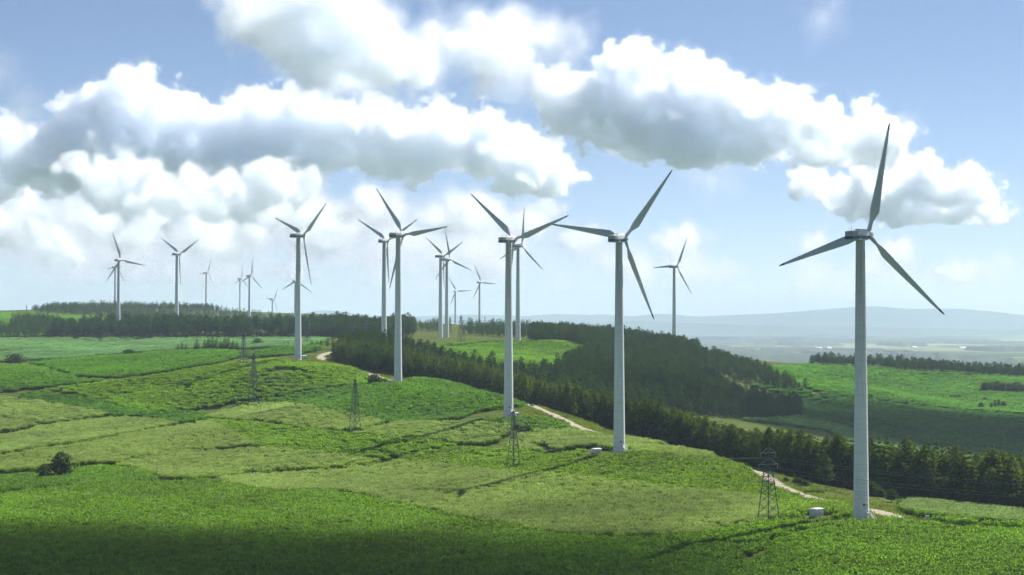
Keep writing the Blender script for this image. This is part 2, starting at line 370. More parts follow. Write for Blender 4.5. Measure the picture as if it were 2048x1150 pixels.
def ground(u, v, dmin=300.0, dmax=26000.0):
    """where the sight line through pixel (u, v) meets the ground"""
    r = ray(u, v); d = _MD[(_MD >= dmin) & (_MD <= dmax)]
    z = CAM_Z + r[2] / r[1] * d; x = r[0] / r[1] * d
    h = height(x, d); below = np.nonzero(z <= h)[0]
    if len(below) == 0:
        k = int(np.argmin(z - h))
    else:
        k = int(below[0])
        if k > 0:
            a = z[k - 1] - h[k - 1]; b = h[k] - z[k]; f = a / max(a + b, 1e-9)
            dd = d[k - 1] + f * (d[k] - d[k - 1]); xx = r[0] / r[1] * dd
            return Vector((xx, dd, float(height(xx, dd))))
    return Vector((x[k], d[k], float(h[k])))
def seen_from_drone(P, top=0.0):
    """which points stand in open view of the camera"""
    P = np.asarray(P, float); ok = np.ones(len(P), bool)
    for f in np.linspace(0.25, 0.985, 40):
        x = P[:, 0] * f; y = P[:, 1] * f
        ok &= (CAM_Z + (P[:, 2] + top - CAM_Z) * f) > height(x, y) - 0.3
    return ok

# ------------------------------------------------------------------ materials
def new_mat(name):
    m = bpy.data.materials.new(name); m.use_nodes = True
    nt = m.node_tree; nt.nodes.clear()
    out = nt.nodes.new('ShaderNodeOutputMaterial')
    return m, nt, out
def n_noise(nt, scale, detail=4.0, rough=.6, coord=None, dim='3D'):
    n = nt.nodes.new('ShaderNodeTexNoise'); n.noise_dimensions = dim
    n.inputs['Scale'].default_value = scale; n.inputs['Detail'].default_value = detail; n.inputs['Roughness'].default_value = rough
    if coord is not None: nt.links.new(coord, n.inputs['Vector'])
    return n
def n_ramp(nt, fac, stops):
    r = nt.nodes.new('ShaderNodeValToRGB'); e = r.color_ramp.elements
    while len(e) < len(stops): e.new(0.5)
    for k, (p, c) in enumerate(stops): e[k].position = p; e[k].color = (*c, 1)
    nt.links.new(fac, r.inputs[0]); return r.outputs[0]
def n_mix(nt, fac, a, b, mode='MIX'):
    m = nt.nodes.new('ShaderNodeMix'); m.data_type = 'RGBA'; m.blend_type = mode
    for s, x in ((m.inputs[0], fac), (m.inputs[6], a), (m.inputs[7], b)):
        if isinstance(x, (int, float)): s.default_value = x
        elif isinstance(x, tuple): s.default_value = (*x, 1)
        else: nt.links.new(x, s)
    return m.outputs[2]
def n_coord(nt, which='Object'):
    t = nt.nodes.new('ShaderNodeTexCoord'); return t.outputs[which]
def n_pos(nt):
    return nt.nodes.new('ShaderNodeNewGeometry').outputs['Position']
def simple(name, color, rough=.6, metal=0.0, var=.0, scale=3.0, spec=.3):
    m, nt, out = new_mat(name); b = nt.nodes.new('ShaderNodeBsdfPrincipled')
    b.inputs['Roughness'].default_value = rough; b.inputs['Metallic'].default_value = metal
    b.inputs['Specular IOR Level'].default_value = spec
    if var > 0:
        nz = n_noise(nt, scale, 5, .65, n_coord(nt))
        c = n_ramp(nt, nz.outputs[0], [(.3, tuple(x * (1 - var) for x in color)), (.7, tuple(min(1, x * (1 + var)) for x in color))])
        nt.links.new(c, b.inputs['Base Color'])
    else:
        b.inputs['Base Color'].default_value = (*color, 1)
    nt.links.new(b.outputs[0], out.inputs[0]); return m

def ground_material():
    m, nt, out = new_mat('meadow_and_soil')
    P = n_pos(nt)
    a = n_noise(nt, .02, 6, .6, P); b = n_noise(nt, .35, 6, .7, P); c = n_noise(nt, .0011, 3, .5, P)
    near = n_mix(nt, n_ramp(nt, b.outputs[0], [(.35, (0, 0, 0)), (.65, (1, 1, 1))]), (.050, .085, .018), (.105, .125, .032))
    near = n_mix(nt, n_ramp(nt, a.outputs[0], [(.5, (0, 0, 0)), (.7, (1, 1, 1))]), near, (.070, .078, .030))
    # patchwork of the far plain: stretched cells, each field its own tone
    mp = nt.nodes.new('ShaderNodeMapping'); mp.inputs['Scale'].default_value = (1 / 330, 1 / 700, 0); mp.inputs['Rotation'].default_value = (0, 0, .5)
    nt.links.new(P, mp.inputs[0])
    vo = nt.nodes.new('ShaderNodeTexVoronoi'); vo.distance = 'MANHATTAN'; vo.inputs['Scale'].default_value = 1; nt.links.new(mp.outputs[0], vo.inputs['Vector'])
    sc = nt.nodes.new('ShaderNodeSeparateColor'); nt.links.new(vo.outputs['Color'], sc.inputs[0])
    far = n_ramp(nt, sc.outputs[0], [(.0, (.03, .05, .03)), (.3, (.07, .115, .05)), (.55, (.13, .18, .08)), (.8, (.26, .28, .17)), (.9, (.10, .16, .07)), (1., (.035, .06, .035))])
    sx = nt.nodes.new('ShaderNodeSeparateXYZ'); nt.links.new(P, sx.inputs[0])
    mr = nt.nodes.new('ShaderNodeMapRange'); mr.inputs['From Min'].default_value = 2500; mr.inputs['From Max'].default_value = 3300
    nt.links.new(sx.outputs['Y'], mr.inputs['Value'])
    col = n_mix(nt, mr.outputs[0], near, far)
    d = nt.nodes.new('ShaderNodeBsdfDiffuse'); nt.links.new(col, d.inputs[0])
    bp = nt.nodes.new('ShaderNodeBump'); bp.inputs['Strength'].default_value = .8; bp.inputs['Distance'].default_value = .25
    nt.links.new(b.outputs[0], bp.inputs['Height']); nt.links.new(bp.outputs[0], d.inputs['Normal'])
    nt.links.new(d.outputs[0], out.inputs[0]); return m

def grid_mesh(name, X, Y, Z, mat, smooth=True):
    nx, ny = X.shape
    me = bpy.data.meshes.new(name)
    co = np.stack([X, Y, Z], -1).reshape(-1, 3).astype(np.float32)
    idx = np.arange(nx * ny).reshape(nx, ny)
    f = np.stack([idx[:-1, :-1], idx[1:, :-1], idx[1:, 1:], idx[:-1, 1:]], -1).reshape(-1, 4).astype(np.int32)
    me.vertices.add(len(co)); me.vertices.foreach_set('co', co.ravel())
    me.loops.add(f.size); me.loops.foreach_set('vertex_index', f.ravel())
    me.polygons.add(len(f)); me.polygons.foreach_set('loop_start', np.arange(0, f.size, 4, dtype=np.int32))
    me.update(calc_edges=True)
    if smooth: me.polygons.foreach_set('use_smooth', np.ones(len(f), bool))
    me.materials.append(mat)
    return me
def tri_mesh(name, V, F, mats, mi=None, smooth=False):
    V = np.asarray(V, np.float32); me = bpy.data.meshes.new(name)
    me.from_pydata(V.tolist(), [], F if isinstance(F, list) else np.asarray(F).tolist())
    for m in (mats if isinstance(mats, (list, tuple)) else [mats]): me.materials.append(m)
    if mi is not None: me.polygons.foreach_set('material_index', np.asarray(mi, np.int32))
    if smooth: me.polygons.foreach_set('use_smooth', np.ones(len(me.polygons), bool))
    return me

g = link(bpy.data.objects.new('ground', grid_mesh('ground', _XX, _YY, GZ, ground_material())))
tag(g, kind='structure')

# ------------------------------------------------------------------ mountains on the horizon
def mountain_material():
    m, nt, out = new_mat('wooded_mountain'); P = n_pos(nt)
    a = n_noise(nt, .002, 6, .6, P)
    d = nt.nodes.new('ShaderNodeBsdfDiffuse')
    nt.links.new(n_ramp(nt, a.outputs[0], [(.3, (.035, .06, .03)), (.7, (.07, .10, .045))]), d.inputs[0])
    nt.links.new(d.outputs[0], out.inputs[0]); return m
M_MOUNT = mountain_material()
def mountain(crest, d, depth, seed, bump):
    rng = np.random.default_rng(seed)
    cu = np.array([c[0] for c in crest], float); cv = np.array([c[1] for c in crest], float)
    u = np.linspace(cu[0], cu[-1], 260); x = (u - 1024) / FPX * d
    zc = (648 - np.interp(u, cu, cv)) / FPX * d
    k = np.ones(5) / 5; zc = np.convolve(np.pad(zc, 2, mode='edge'), k, mode='valid')
    zc += sum(bump / (q + 1) * np.sin(x / d * 4000 * (.02 + .023 * q) + rng.random() * 6) for q in range(6)) * .35
    t = np.linspace(-1, 1, 21)
    X, T = np.meshgrid(x, t, indexing='ij')
    prof = np.cos(T * math.pi / 2) ** 1.3
    lob = 1 + .22 * np.sin(X / d * 70 + T * 3.0 + seed) * (1 - np.abs(T)) * np.abs(T) * 4 * .5
    Z = CAM_Z - 113.5 + (zc[:, None] + 113.5) * np.clip(prof * lob, 0, 1) * np.where(np.abs(T) < .02, 1, 1)
    Z[0] = Z[-1] = CAM_Z - 113.5
    o = link(bpy.data.objects.new('mountains', grid_mesh('mountains', X, d + T * depth, Z, M_MOUNT)))
    tag(o, kind='structure')
mountain([(-300, 640), (200, 638), (520, 641), (600, 629), (650, 618), (700, 626), (760, 634), (850, 632), (950, 628), (1000, 631), (1060, 633), (1110, 627), (1160, 630), (1230, 628), (1262, 634), (1310, 627), (1400, 634), (1440, 631),
          (1550, 626), (1640, 620), (1690, 615), (1760, 613), (1830, 618), (1870, 616), (1930, 618), (1990, 624), (2060, 635), (2200, 640), (2400, 650)], 24500, 1500, 3, 8)
mountain([(500, 660), (560, 650), (700, 640), (780, 643), (900, 641), (1000, 650), (1100, 654), (1160, 648), (1220, 644), (1280, 641), (1350, 645), (1500, 650), (1600, 652), (1700, 651), (1760, 654), (1850, 657), (1880, 655), (1960, 660), (2060, 659), (2300, 664), (2500, 670)], 20500, 900, 8, 5)

# ------------------------------------------------------------------ haze: one closed box of even air
def haze_box():
    x, y0, y1, z0, z1 = 14400, -2700, 28600, CAM_Z - 116, CAM_Z + 232
    V = [(a, b, c) for a in (-x, x) for b in (y0, y1) for c in (z0, z1)]
    F = [(0, 1, 3, 2), (4, 6, 7, 5), (0, 4, 5, 1), (2, 3, 7, 6), (0, 2, 6, 4), (1, 5, 7, 3)]
    m, nt, out = new_mat('air'); pv = nt.nodes.new('ShaderNodeVolumePrincipled')
    pv.inputs['Color'].default_value = (.66, .825, 1, 1); pv.inputs['Density'].default_value = HAZE
    pv.inputs['Anisotropy'].default_value = .1
    nt.links.new(pv.outputs[0], out.inputs['Volume'])
    o = link(bpy.data.objects.new('haze', tri_mesh('haze', V, F, m))); tag(o, kind='stuff')
HAZE = 6.0e-5
haze_box()
# ------------------------------------------------------------------ shape helpers
class MB:
    """collects simple shapes into one mesh"""
    def __init__(s): s.V = []; s.F = []; s.M = []
    def add(s, V, F, m=0):
        o = len(s.V); s.V += [tuple(v) for v in V]; s.F += [tuple(i + o for i in f) for f in F]; s.M += [m] * len(F)
    def box(s, c, size, rot=None, m=0):
        x, y, z = (q / 2 for q in size)
        V = [Vector((a * x, b * y, d * z)) for a in (-1, 1) for b in (-1, 1) for d in (-1, 1)]
        if rot is not None: V = [rot @ v for v in V]
        s.add([v + Vector(c) for v in V], [(0, 1, 3, 2), (4, 6, 7, 5), (0, 4, 5, 1), (2, 3, 7, 6), (0, 2, 6, 4), (1, 5, 7, 3)], m)
    def bar(s, a, b, r, n=4, m=0, r2=None, caps=False):
        a = Vector(a); b = Vector(b); d = (b - a)
        if d.length < 1e-6: return
        d.normalize(); p = d.orthogonal().normalized(); q = d.cross(p); r2 = r if r2 is None else r2
        V = []
        for k in range(n):
            t = 2 * math.pi * k / n; V.append(a + (p * math.cos(t) + q * math.sin(t)) * r)
        for k in range(n):
            t = 2 * math.pi * k / n; V.append(b + (p * math.cos(t) + q * math.sin(t)) * r2)
        F = [(k, (k + 1) % n, n + (k + 1) % n, n + k) for k in range(n)]
        if caps: F += [tuple(range(n - 1, -1, -1)), tuple(range(n, 2 * n))]
        s.add(V, F, m)
    def loft(s, rings, m=0, cap0=True, cap1=True):
        n = len(rings[0]); o = len(s.V); s.V += [tuple(v) for r in rings for v in r]
        for i in range(len(rings) - 1):
            for k in range(n):
                a = o + i * n + k; b = o + i * n + (k + 1) % n
                s.F.append((a, b, b + n, a + n)); s.M.append(m)
        if cap0: s.F.append(tuple(o + k for k in range(n - 1, -1, -1))); s.M.append(m)
        if cap1: s.F.append(tuple(o + (len(rings) - 1) * n + k for k in range(n))); s.M.append(m)
    def lathe(s, prof, n=24, m=0, axis='Z', c=(0, 0, 0)):
        rings = []
        for (r, h) in prof:
            ring = []
            for k in range(n):
                t = 2 * math.pi * k / n; a, b = r * math.cos(t), r * math.sin(t)
                v = (a, b, h) if axis == 'Z' else (h, a, b)
                ring.append((v[0] + c[0], v[1] + c[1], v[2] + c[2]))
            rings.append(ring)
        s.loft(rings, m)
    def mesh(s, name, mats, smooth=False, angle=None):
        me = bpy.data.meshes.new(name); me.from_pydata(s.V, [], s.F)
        for m in (mats if isinstance(mats, (list, tuple)) else [mats]): me.materials.append(m)
        me.polygons.foreach_set('material_index', np.array(s.M, np.int32))
        bm = bmesh.new(); bm.from_mesh(me); bmesh.ops.recalc_face_normals(bm, faces=bm.faces)
        if smooth:
            lim = R(angle if angle else 40)
            for f in bm.faces: f.smooth = True
            for e in bm.edges:
                if len(e.link_faces) == 2 and e.calc_face_angle(0) > lim: e.smooth = False
        bm.to_mesh(me); bm.free(); me.update()
        return me
def part(name, mesh, parent, loc=(0, 0, 0), rot=None, label=None):
    o = bpy.data.objects.new(name, mesh); link(o, parent); o.location = loc
    if rot is not None: o.rotation_euler = rot
    if label: o['label'] = label
    return o
def empty(name, loc, rz=0.0):
    o = link(bpy.data.objects.new(name, None)); o.location = loc; o.rotation_euler = (0, 0, rz); o.empty_display_size = .5
    return o
def copy_tree(o, parent=None):
    c = o.copy(); link(c)
    if parent is not None:
        c.parent = parent
    for ch in list(o.children): copy_tree(ch, c)
    return c

# ------------------------------------------------------------------ wind turbines
def tower_material():
    """white paint, weathered: dirt streaks under the nacelle, and a tone that greys towards the top"""
    m, nt, out = new_mat('weathered_white_paint')
    b = nt.nodes.new('ShaderNodeBsdfPrincipled'); b.inputs['Roughness'].default_value = .45; b.inputs['Specular IOR Level'].default_value = .35
    P = n_coord(nt); oi = nt.nodes.new('ShaderNodeObjectInfo')
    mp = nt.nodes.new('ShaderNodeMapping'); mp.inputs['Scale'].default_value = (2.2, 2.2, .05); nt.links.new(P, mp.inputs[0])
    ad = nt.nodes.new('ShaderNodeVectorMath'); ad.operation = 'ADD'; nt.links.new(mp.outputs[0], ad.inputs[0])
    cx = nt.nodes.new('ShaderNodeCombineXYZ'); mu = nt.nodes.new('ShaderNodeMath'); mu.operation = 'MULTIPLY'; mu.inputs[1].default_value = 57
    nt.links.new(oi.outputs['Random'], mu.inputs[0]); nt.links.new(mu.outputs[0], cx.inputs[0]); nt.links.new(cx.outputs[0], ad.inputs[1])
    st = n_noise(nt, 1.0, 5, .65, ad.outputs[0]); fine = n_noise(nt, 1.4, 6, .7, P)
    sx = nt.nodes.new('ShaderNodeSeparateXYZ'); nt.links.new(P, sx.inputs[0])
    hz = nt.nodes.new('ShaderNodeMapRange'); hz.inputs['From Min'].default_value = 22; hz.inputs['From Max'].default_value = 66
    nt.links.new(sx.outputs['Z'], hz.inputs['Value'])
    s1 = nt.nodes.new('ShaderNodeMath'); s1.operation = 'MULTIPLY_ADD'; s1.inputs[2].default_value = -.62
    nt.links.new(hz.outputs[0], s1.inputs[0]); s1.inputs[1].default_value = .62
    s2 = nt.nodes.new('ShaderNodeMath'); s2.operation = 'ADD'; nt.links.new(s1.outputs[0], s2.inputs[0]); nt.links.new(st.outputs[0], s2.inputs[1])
    dirt_and_greying = n_ramp(nt, s2.outputs[0], [(.0, (0, 0, 0)), (.62, (1, 1, 1))])  # dirt streaks plus a broad greying that deepens up the tower
    base = n_ramp(nt, fine.outputs[0], [(.3, (.76, .77, .77)), (.7, (.82, .83, .83))])
    # weld seams between the rolled plates, one every 2.6 m
    fr = nt.nodes.new('ShaderNodeMath'); fr.operation = 'DIVIDE'; fr.inputs[1].default_value = 2.6; nt.links.new(sx.outputs['Z'], fr.inputs[0])
    f2 = nt.nodes.new('ShaderNodeMath'); f2.operation = 'FRACT'; nt.links.new(fr.outputs[0], f2.inputs[0])
    seam = n_ramp(nt, f2.outputs[0], [(.0, (1, 1, 1)), (.045, (.9, .9, .9)), (.06, (0, 0, 0))])
    sm = nt.nodes.new('ShaderNodeMath'); sm.operation = 'MULTIPLY'; sm.inputs[1].default_value = .30; nt.links.new(seam, sm.inputs[0])
    c = n_mix(nt, sm.outputs[0], n_mix(nt, dirt_and_greying, base, (.30, .31, .30)), (.33, .34, .34))
    nt.links.new(c, b.inputs['Base Color']); nt.links.new(b.outputs[0], out.inputs[0]); return m
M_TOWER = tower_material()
M_WHITE = simple('white_gelcoat', (.70, .71, .71), .4, var=.06, scale=1.5)
M_BLADE = simple('blade_gelcoat', (.52, .56, .60), .38, var=.08, scale=.6)
M_REAR = simple('grey_cooler_housing', (.36, .39, .38), .55, var=.15, scale=2.0)
M_BLUE = simple('blue_lettering_paint', (.010, .045, .20), .45)
M_DARK = simple('dark_rubber', (.03, .03, .035), .6)
M_STEEL = simple('galvanised_steel', (.36, .38, .39), .45, .6, var=.2, scale=6)
M_RED = simple('red_warning_paint', (.42, .06, .03), .5)
M_CABINET = simple('cabinet_paint', (.66, .68, .69), .5, var=.07, scale=2.0)
M_CONC = simple('concrete', (.38, .37, .34), .85, var=.15, scale=1.5)

RB = 26.2
def blade_mesh():
    mb = MB(); rings = []
    st = [(.9, .52, .52, 0, 0), (1.8, .50, .50, 0, .02), (3.2, .95, .40, .18, .35), (4.6, 1.75, .36, .42, .30), (5.6, 2.25, .33, .58, .25), (7.5, 2.10, .29, .53, .19),
          (10, 1.86, .25, .47, .13), (13, 1.58, .21, .40, .08), (16, 1.32, .17, .33, .05), (19, 1.06, .13, .26, .02), (22, .80, .10, .19, 0), (24.4, .55, .07, .12, -.01), (25.6, .36, .05, .08, -.02), (26.2, .10, .03, .02, -.02)]
    n = 14
    for (r, ch, th, off, tw) in st:
        ring = []
        for k in range(n):
            t = 2 * math.pi * k / n
            if r < 2.5:
                x, y = ch * math.cos(t), th * math.sin(t)
            else:                                # leading edge towards -x, thin trailing edge towards +x
                x = ch * .5 * math.cos(t); s_ = math.sin(t)
                y = th * .5 * s_ * (1.0 - .62 * (math.cos(t) * .5 + .5)) * 1.7
                x += off * .85
            tw_ = tw + .06
            ring.append((x * math.cos(tw_) - y * math.sin(tw_), x * math.sin(tw_) + y * math.cos(tw_) + .00055 * r * r, r))
        rings.append(ring)
    mb.loft(rings[:-2], 0, True, False); mb.loft(rings[-3:], 1, False, True)
    return mb.mesh('blade', [M_BLADE, M_DARK], True, 50)
def rrect(x, w, h, zc, rad, n=4, top=1.0):
    """rounded rectangle across the nacelle at station x (long axis X)"""
    pts = []
    for (sy, sz, a0) in ((1, 1, 0), (-1, 1, 90), (-1, -1, 180), (1, -1, 270)):
        ww = w * (top if sz > 0 else 1.0)
        for k in range(n):
            a = R(a0 + 90 * k / (n - 1))
            pts.append((x, sy * (ww / 2 - rad) + rad * math.cos(a), zc + sz * (h / 2 - rad) + rad * math.sin(a)))
    return pts
def nacelle_mesh():
    mb = MB()
    mb.loft([rrect(x, w, h, z, r, top=t) for (x, w, h, z, r, t) in [(-2.6, 2.3, 2.15, .05, .18, .92), (-1.2, 2.46, 2.42, .10, .22, .9), (.4, 2.5, 2.62, .14, .28, .86), (1.6, 2.42, 2.52, .12, .42, .82), (2.35, 2.15, 2.15, .05, .6, .85), (2.62, 1.7, 1.7, 0, .6, .9)]], 0)
    return mb.mesh('nacelle', M_WHITE, True, 38)
def rear_mesh():
    mb = MB()
    mb.loft([rrect(x, w, h, z, r, top=t) for (x, w, h, z, r, t) in [(-4.7, 2.2, 1.95, -.02, .1, .96), (-4.6, 2.3, 2.05, 0, .12, .96), (-2.603, 2.36, 2.2, .05, .14, .94)]], 0)
    return mb.mesh('cooler_housing', M_REAR, True, 30)
def text_mesh(word, size, mat):
    c = bpy.data.curves.new('lettering', 'FONT'); c.body = word; c.size = size; c.align_x = 'CENTER'; c.align_y = 'CENTER'
    c.extrude = .012; c.offset = .03; c.space_character = .96; c.shear = .12
    o = bpy.data.objects.new('lettering', c); COL.objects.link(o)
    dg = bpy.context.evaluated_depsgraph_get(); me = bpy.data.meshes.new_from_object(o.evaluated_get(dg))
    COL.objects.unlink(o); bpy.data.objects.remove(o)
    me.materials.clear(); me.materials.append(mat); me.name = 'lettering'
    return me
ME_BLADE, ME_NAC, ME_REAR, ME_WORD = blade_mesh(), nacelle_mesh(), rear_mesh(), text_mesh('Vestas', 1.26, M_BLUE)
def hub_mesh():
    mb = MB()
    mb.lathe([(.05, 1.42), (.38, 1.34), (.72, 1.10), (.98, .70), (1.1, .2), (1.1, -.55), (1.0, -.78)], 22, axis='X')
    return mb.mesh('hub', M_WHITE, True, 50)
def tower_mesh():
    mb = MB(); prof = []
    for k in range(14):
        t = k / 13; prof.append((1.80 - .76 * t, -1.2 + 64.9 * t))
    mb.lathe(prof, 40)
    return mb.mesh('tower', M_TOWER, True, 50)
def ring_mesh(r, h):
    mb = MB(); mb.lathe([(r - .05, -h), (r, -h), (r, h), (r - .05, h)], 40); return mb.mesh('flange_ring', M_TOWER, True, 40)
ME_HUB, ME_TOWER = hub_mesh(), tower_mesh()
def trad(z): return 1.80 - .76 * (z + 1.2) / 64.9
def stripe_mesh(x0, x1, y):
    mb = MB(); mb.box(((x0 + x1) / 2, y, -.42), (x1 - x0, .05, .56)); return mb.mesh('stripe', M_BLUE)
ME_STRIPES = [(stripe_mesh(-4.55, -2.62, -1.185), 'rear'), (stripe_mesh(-2.58, -1.98, -1.245), 'front'), (stripe_mesh(1.46, 2.2, -1.235), 'front')]
def end_stripe():
    mb = MB(); mb.box((-4.71, 0, -.42), (.05, 2.12, .56)); return mb.mesh('stripe', M_BLUE)
ME_END = end_stripe()
def door_mesh():
    mb = MB(); mb.box((0, 0, 1.0), (.95, .08, 2.0)); mb.box((0, -.05, 1.0), (.78, .04, 1.82)); mb.box((.3, -.09, 1.0), (.05, .06, .2))
    return mb.mesh('door', M_CABINET)
def stair_mesh():
    mb = MB(); H = 2.3; Ln = 2.1
    for s in (-.5, .5):
        mb.box((s, -Ln / 2 - .9, H / 2), (.07, .18, math.hypot(H, Ln)), Matrix.Rotation(-math.atan2(Ln, H), 3, 'X'))
        mb.bar((s, -.05, H + 1.0), (s, -.9, H + 1.0), .03); mb.bar((s, -.9, H + 1.0), (s, -.9 - Ln, 1.0), .03)
        mb.bar((s, -.9, H), (s, -.9, H + 1.0), .03); mb.bar((s, -.9 - Ln / 2, H / 2), (s, -.9 - Ln / 2, H / 2 + 1.0), .03); mb.bar((s, -.9 - Ln, 0), (s, -.9 - Ln, 1.0), .03)
        mb.bar((s, -.8, 0), (s, -.8, H), .04)
    mb.box((0, -.45, H - .03), (1.06, .9, .06))
    for k in range(10):
        t = (k + .5) / 10; mb.box((0, -.9 - Ln * t, H * (1 - t)), (.96, .24, .035))
    return mb.mesh('stairs', M_STEEL)
def mast_mesh():
    mb = MB(); mb.bar((0, 0, 0), (0, 0, 1.35), .035, 5, 0); mb.bar((-.25, .5, 0), (-.25, .5, .8), .03, 5, 1); mb.bar((-.25, .3, .78), (-.25, .7, .78), .025, 4, 1)
    mb.box((0, 0, .04), (.3, .3, .08), m=1)
    return mb.mesh('wind_mast', [M_RED, M_STEEL])
def hatch_mesh():
    mb = MB(); mb.box((0, 0, 0), (1.25, .9, .16), Matrix.Rotation(R(5), 3, 'Y')); return mb.mesh('roof_hatch', M_DARK)
ME_DOOR, ME_STAIR, ME_MAST, ME_HATCH = door_mesh(), stair_mesh(), mast_mesh(), hatch_mesh()
def foot_mesh():
    mb = MB(); mb.lathe([(2.3, -1.4), (2.3, .12), (2.0, .16)], 32); return mb.mesh('foundation', M_CONC, True, 30)
ME_FOOT = foot_mesh()
ME_RINGS = [(ring_mesh(trad(z) + .05, .08), z) for z in (2.6, 9.5, 15.5, 22.2, 43.0)]

TURB_LABELS = [
    'tallest white wind turbine, with metal steps at its foot beside the dirt track end',
    'white wind turbine at the plantation edge with a white cabinet left of its foot',
    'white wind turbine on a grass patch behind the small pylon beside the track bend',
    'white wind turbine behind the dark green knoll, shrub and cabinet at its foot',
    'white wind turbine on the grassy rise at the forest corner, white cabinet at its foot',
    'white wind turbine rising from the plantation, just behind the one by the shrub',
    'white wind turbine at the near edge of the pale clearing, first of the overlapping two',
    'white wind turbine at the clearing edge, half hidden behind its overlapping twin',
    'white wind turbine on the clearing rise, half hidden behind the one by the track bend',
    'white wind turbine rising alone from the wooded hill above the hazy plain',
    'small distant wind turbine alone behind the copse, between the overlapping twins and the clearing rise',
    'small distant wind turbine just beside the overlapping twins with its tower behind forest',
    'distant wind turbine nearly hidden behind the tower on the grassy rise',
    'smallest distant wind turbine, low above the forest between the paired ones and the grassy rise',
    'distant wind turbine of the crossing pair on the wooded hill, the taller one',
    'distant wind turbine of the crossing pair on the wooded hill, the smaller one behind',
    'small distant wind turbine alone on the crest of the wooded hill',
    'wind turbine with blades spread in a Y behind the long pine belt',
    'wind turbine behind the long pine belt with a second turbine hidden behind its tower',
    'far wind turbine mostly hidden behind another tower above the wooded hill crest']
def turbine(i, u, v, d, hh, yaw, ph):
    p = at(u, v, d)
    gz = float(height(p.x, p.y))
    t = empty('wind_turbine', (p.x, p.y, gz)); k = (p.z + hh - gz) / 65.0
    tag(t, TURB_LABELS[i], 'wind turbine', 'white wind turbines along the ridge')
    hh = p.z + hh - gz
    near = i < 10
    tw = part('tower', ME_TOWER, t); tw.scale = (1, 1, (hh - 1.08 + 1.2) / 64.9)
    if near:
        part('foundation', ME_FOOT, t)
        for rm, z in ME_RINGS if i < 5 else ME_RINGS[-2:]: part('flange_ring', rm, tw, (0, 0, z))
    # door and steps look back along the track
    if i < 3:
        a = R(-38); zz = 2.35
        dr = part('door', ME_DOOR, tw, ((trad(3.3) - .02) * math.cos(a - math.pi / 2 + R(70)), (trad(3.3) - .02) * math.sin(a - math.pi / 2 + R(70)), zz), (0, 0, a + R(70)))
        part('stairs', ME_STAIR, tw, (1.66 * math.cos(a - math.pi / 2 + R(70)), 1.66 * math.sin(a - math.pi / 2 + R(70)), 0), (0, 0, a + R(70)))
        sg = MB(); sg.box((0, 0, 0), (.62, .05, .42)); part('warning_plate', sg.mesh('warning_plate', M_RED), tw, (.35, -1.755, 4.05), (R(-.8), 0, R(12)))
    # the machine head turns into the wind; its long axis (local X) points to the hub
    rz = math.pi / 2 - R(yaw)
    tilt = R(5)
    na = part('nacelle', ME_NAC, t, (0, 0, hh), (0, -tilt * .5, rz))
    part('cooler_housing', ME_REAR, na)
    part('roof_hatch', ME_HATCH, na, (-.75, 0, 1.36))
    part('wind_mast', ME_MAST, na, (-3.6, 0, 1.02))
    if i < 11 or i in (17, 18):
        for (sm, w) in ME_STRIPES:
            part('stripe', sm, na); s2 = part('stripe', sm, na); s2.rotation_euler = (0, 0, 0); s2.location = (0, 2.37 if w == 'rear' else 2.48, 0)
        part('stripe', ME_END, na)
        part('lettering', ME_WORD, na, (-.28, -1.27, -.38), (math.pi / 2, 0, 0)); part('lettering', ME_WORD, na, (-.28, 1.27, -.38), (math.pi / 2, 0, math.pi))
    ax = Vector((math.sin(R(yaw)) * math.cos(tilt), math.cos(R(yaw)) * math.cos(tilt), math.sin(tilt)))
    e1 = Vector((math.cos(R(yaw)), -math.sin(R(yaw)), 0)); e2 = e1.cross(ax) * -1
    if e2.z < 0: e2 = -e2
    c = Vector((0, 0, hh)) + ax * 3.4
    hub = part('hub', ME_HUB, t); hub.location = c; hub.rotation_euler = (0, -tilt, rz)
    for q in range(3):
        a = R(ph) + q * 2 * math.pi / 3
        zb = e1 * math.cos(a) + e2 * math.sin(a)          # along the blade
        yb = ax                                             # upwind
        xb = yb.cross(zb)                                   # trailing edge side
        m3 = Matrix((xb, yb, zb)).transposed()
        b = part('blade', ME_BLADE, t); b.location = c; b.rotation_euler = m3.to_euler()
    return t
TURBINES = [turbine(i, *a) for i, a in enumerate(TURB)]
# ------------------------------------------------------------------ plants that are scattered
def project(P):
    P = np.asarray(P, float); z = P[:, 2] - CAM_Z
    f = P[:, 1] * CP + z * SP; up = -P[:, 1] * SP + z * CP
    return np.stack([1024 + P[:, 0] / f * FPX, 575 - up / f * FPX], 1)

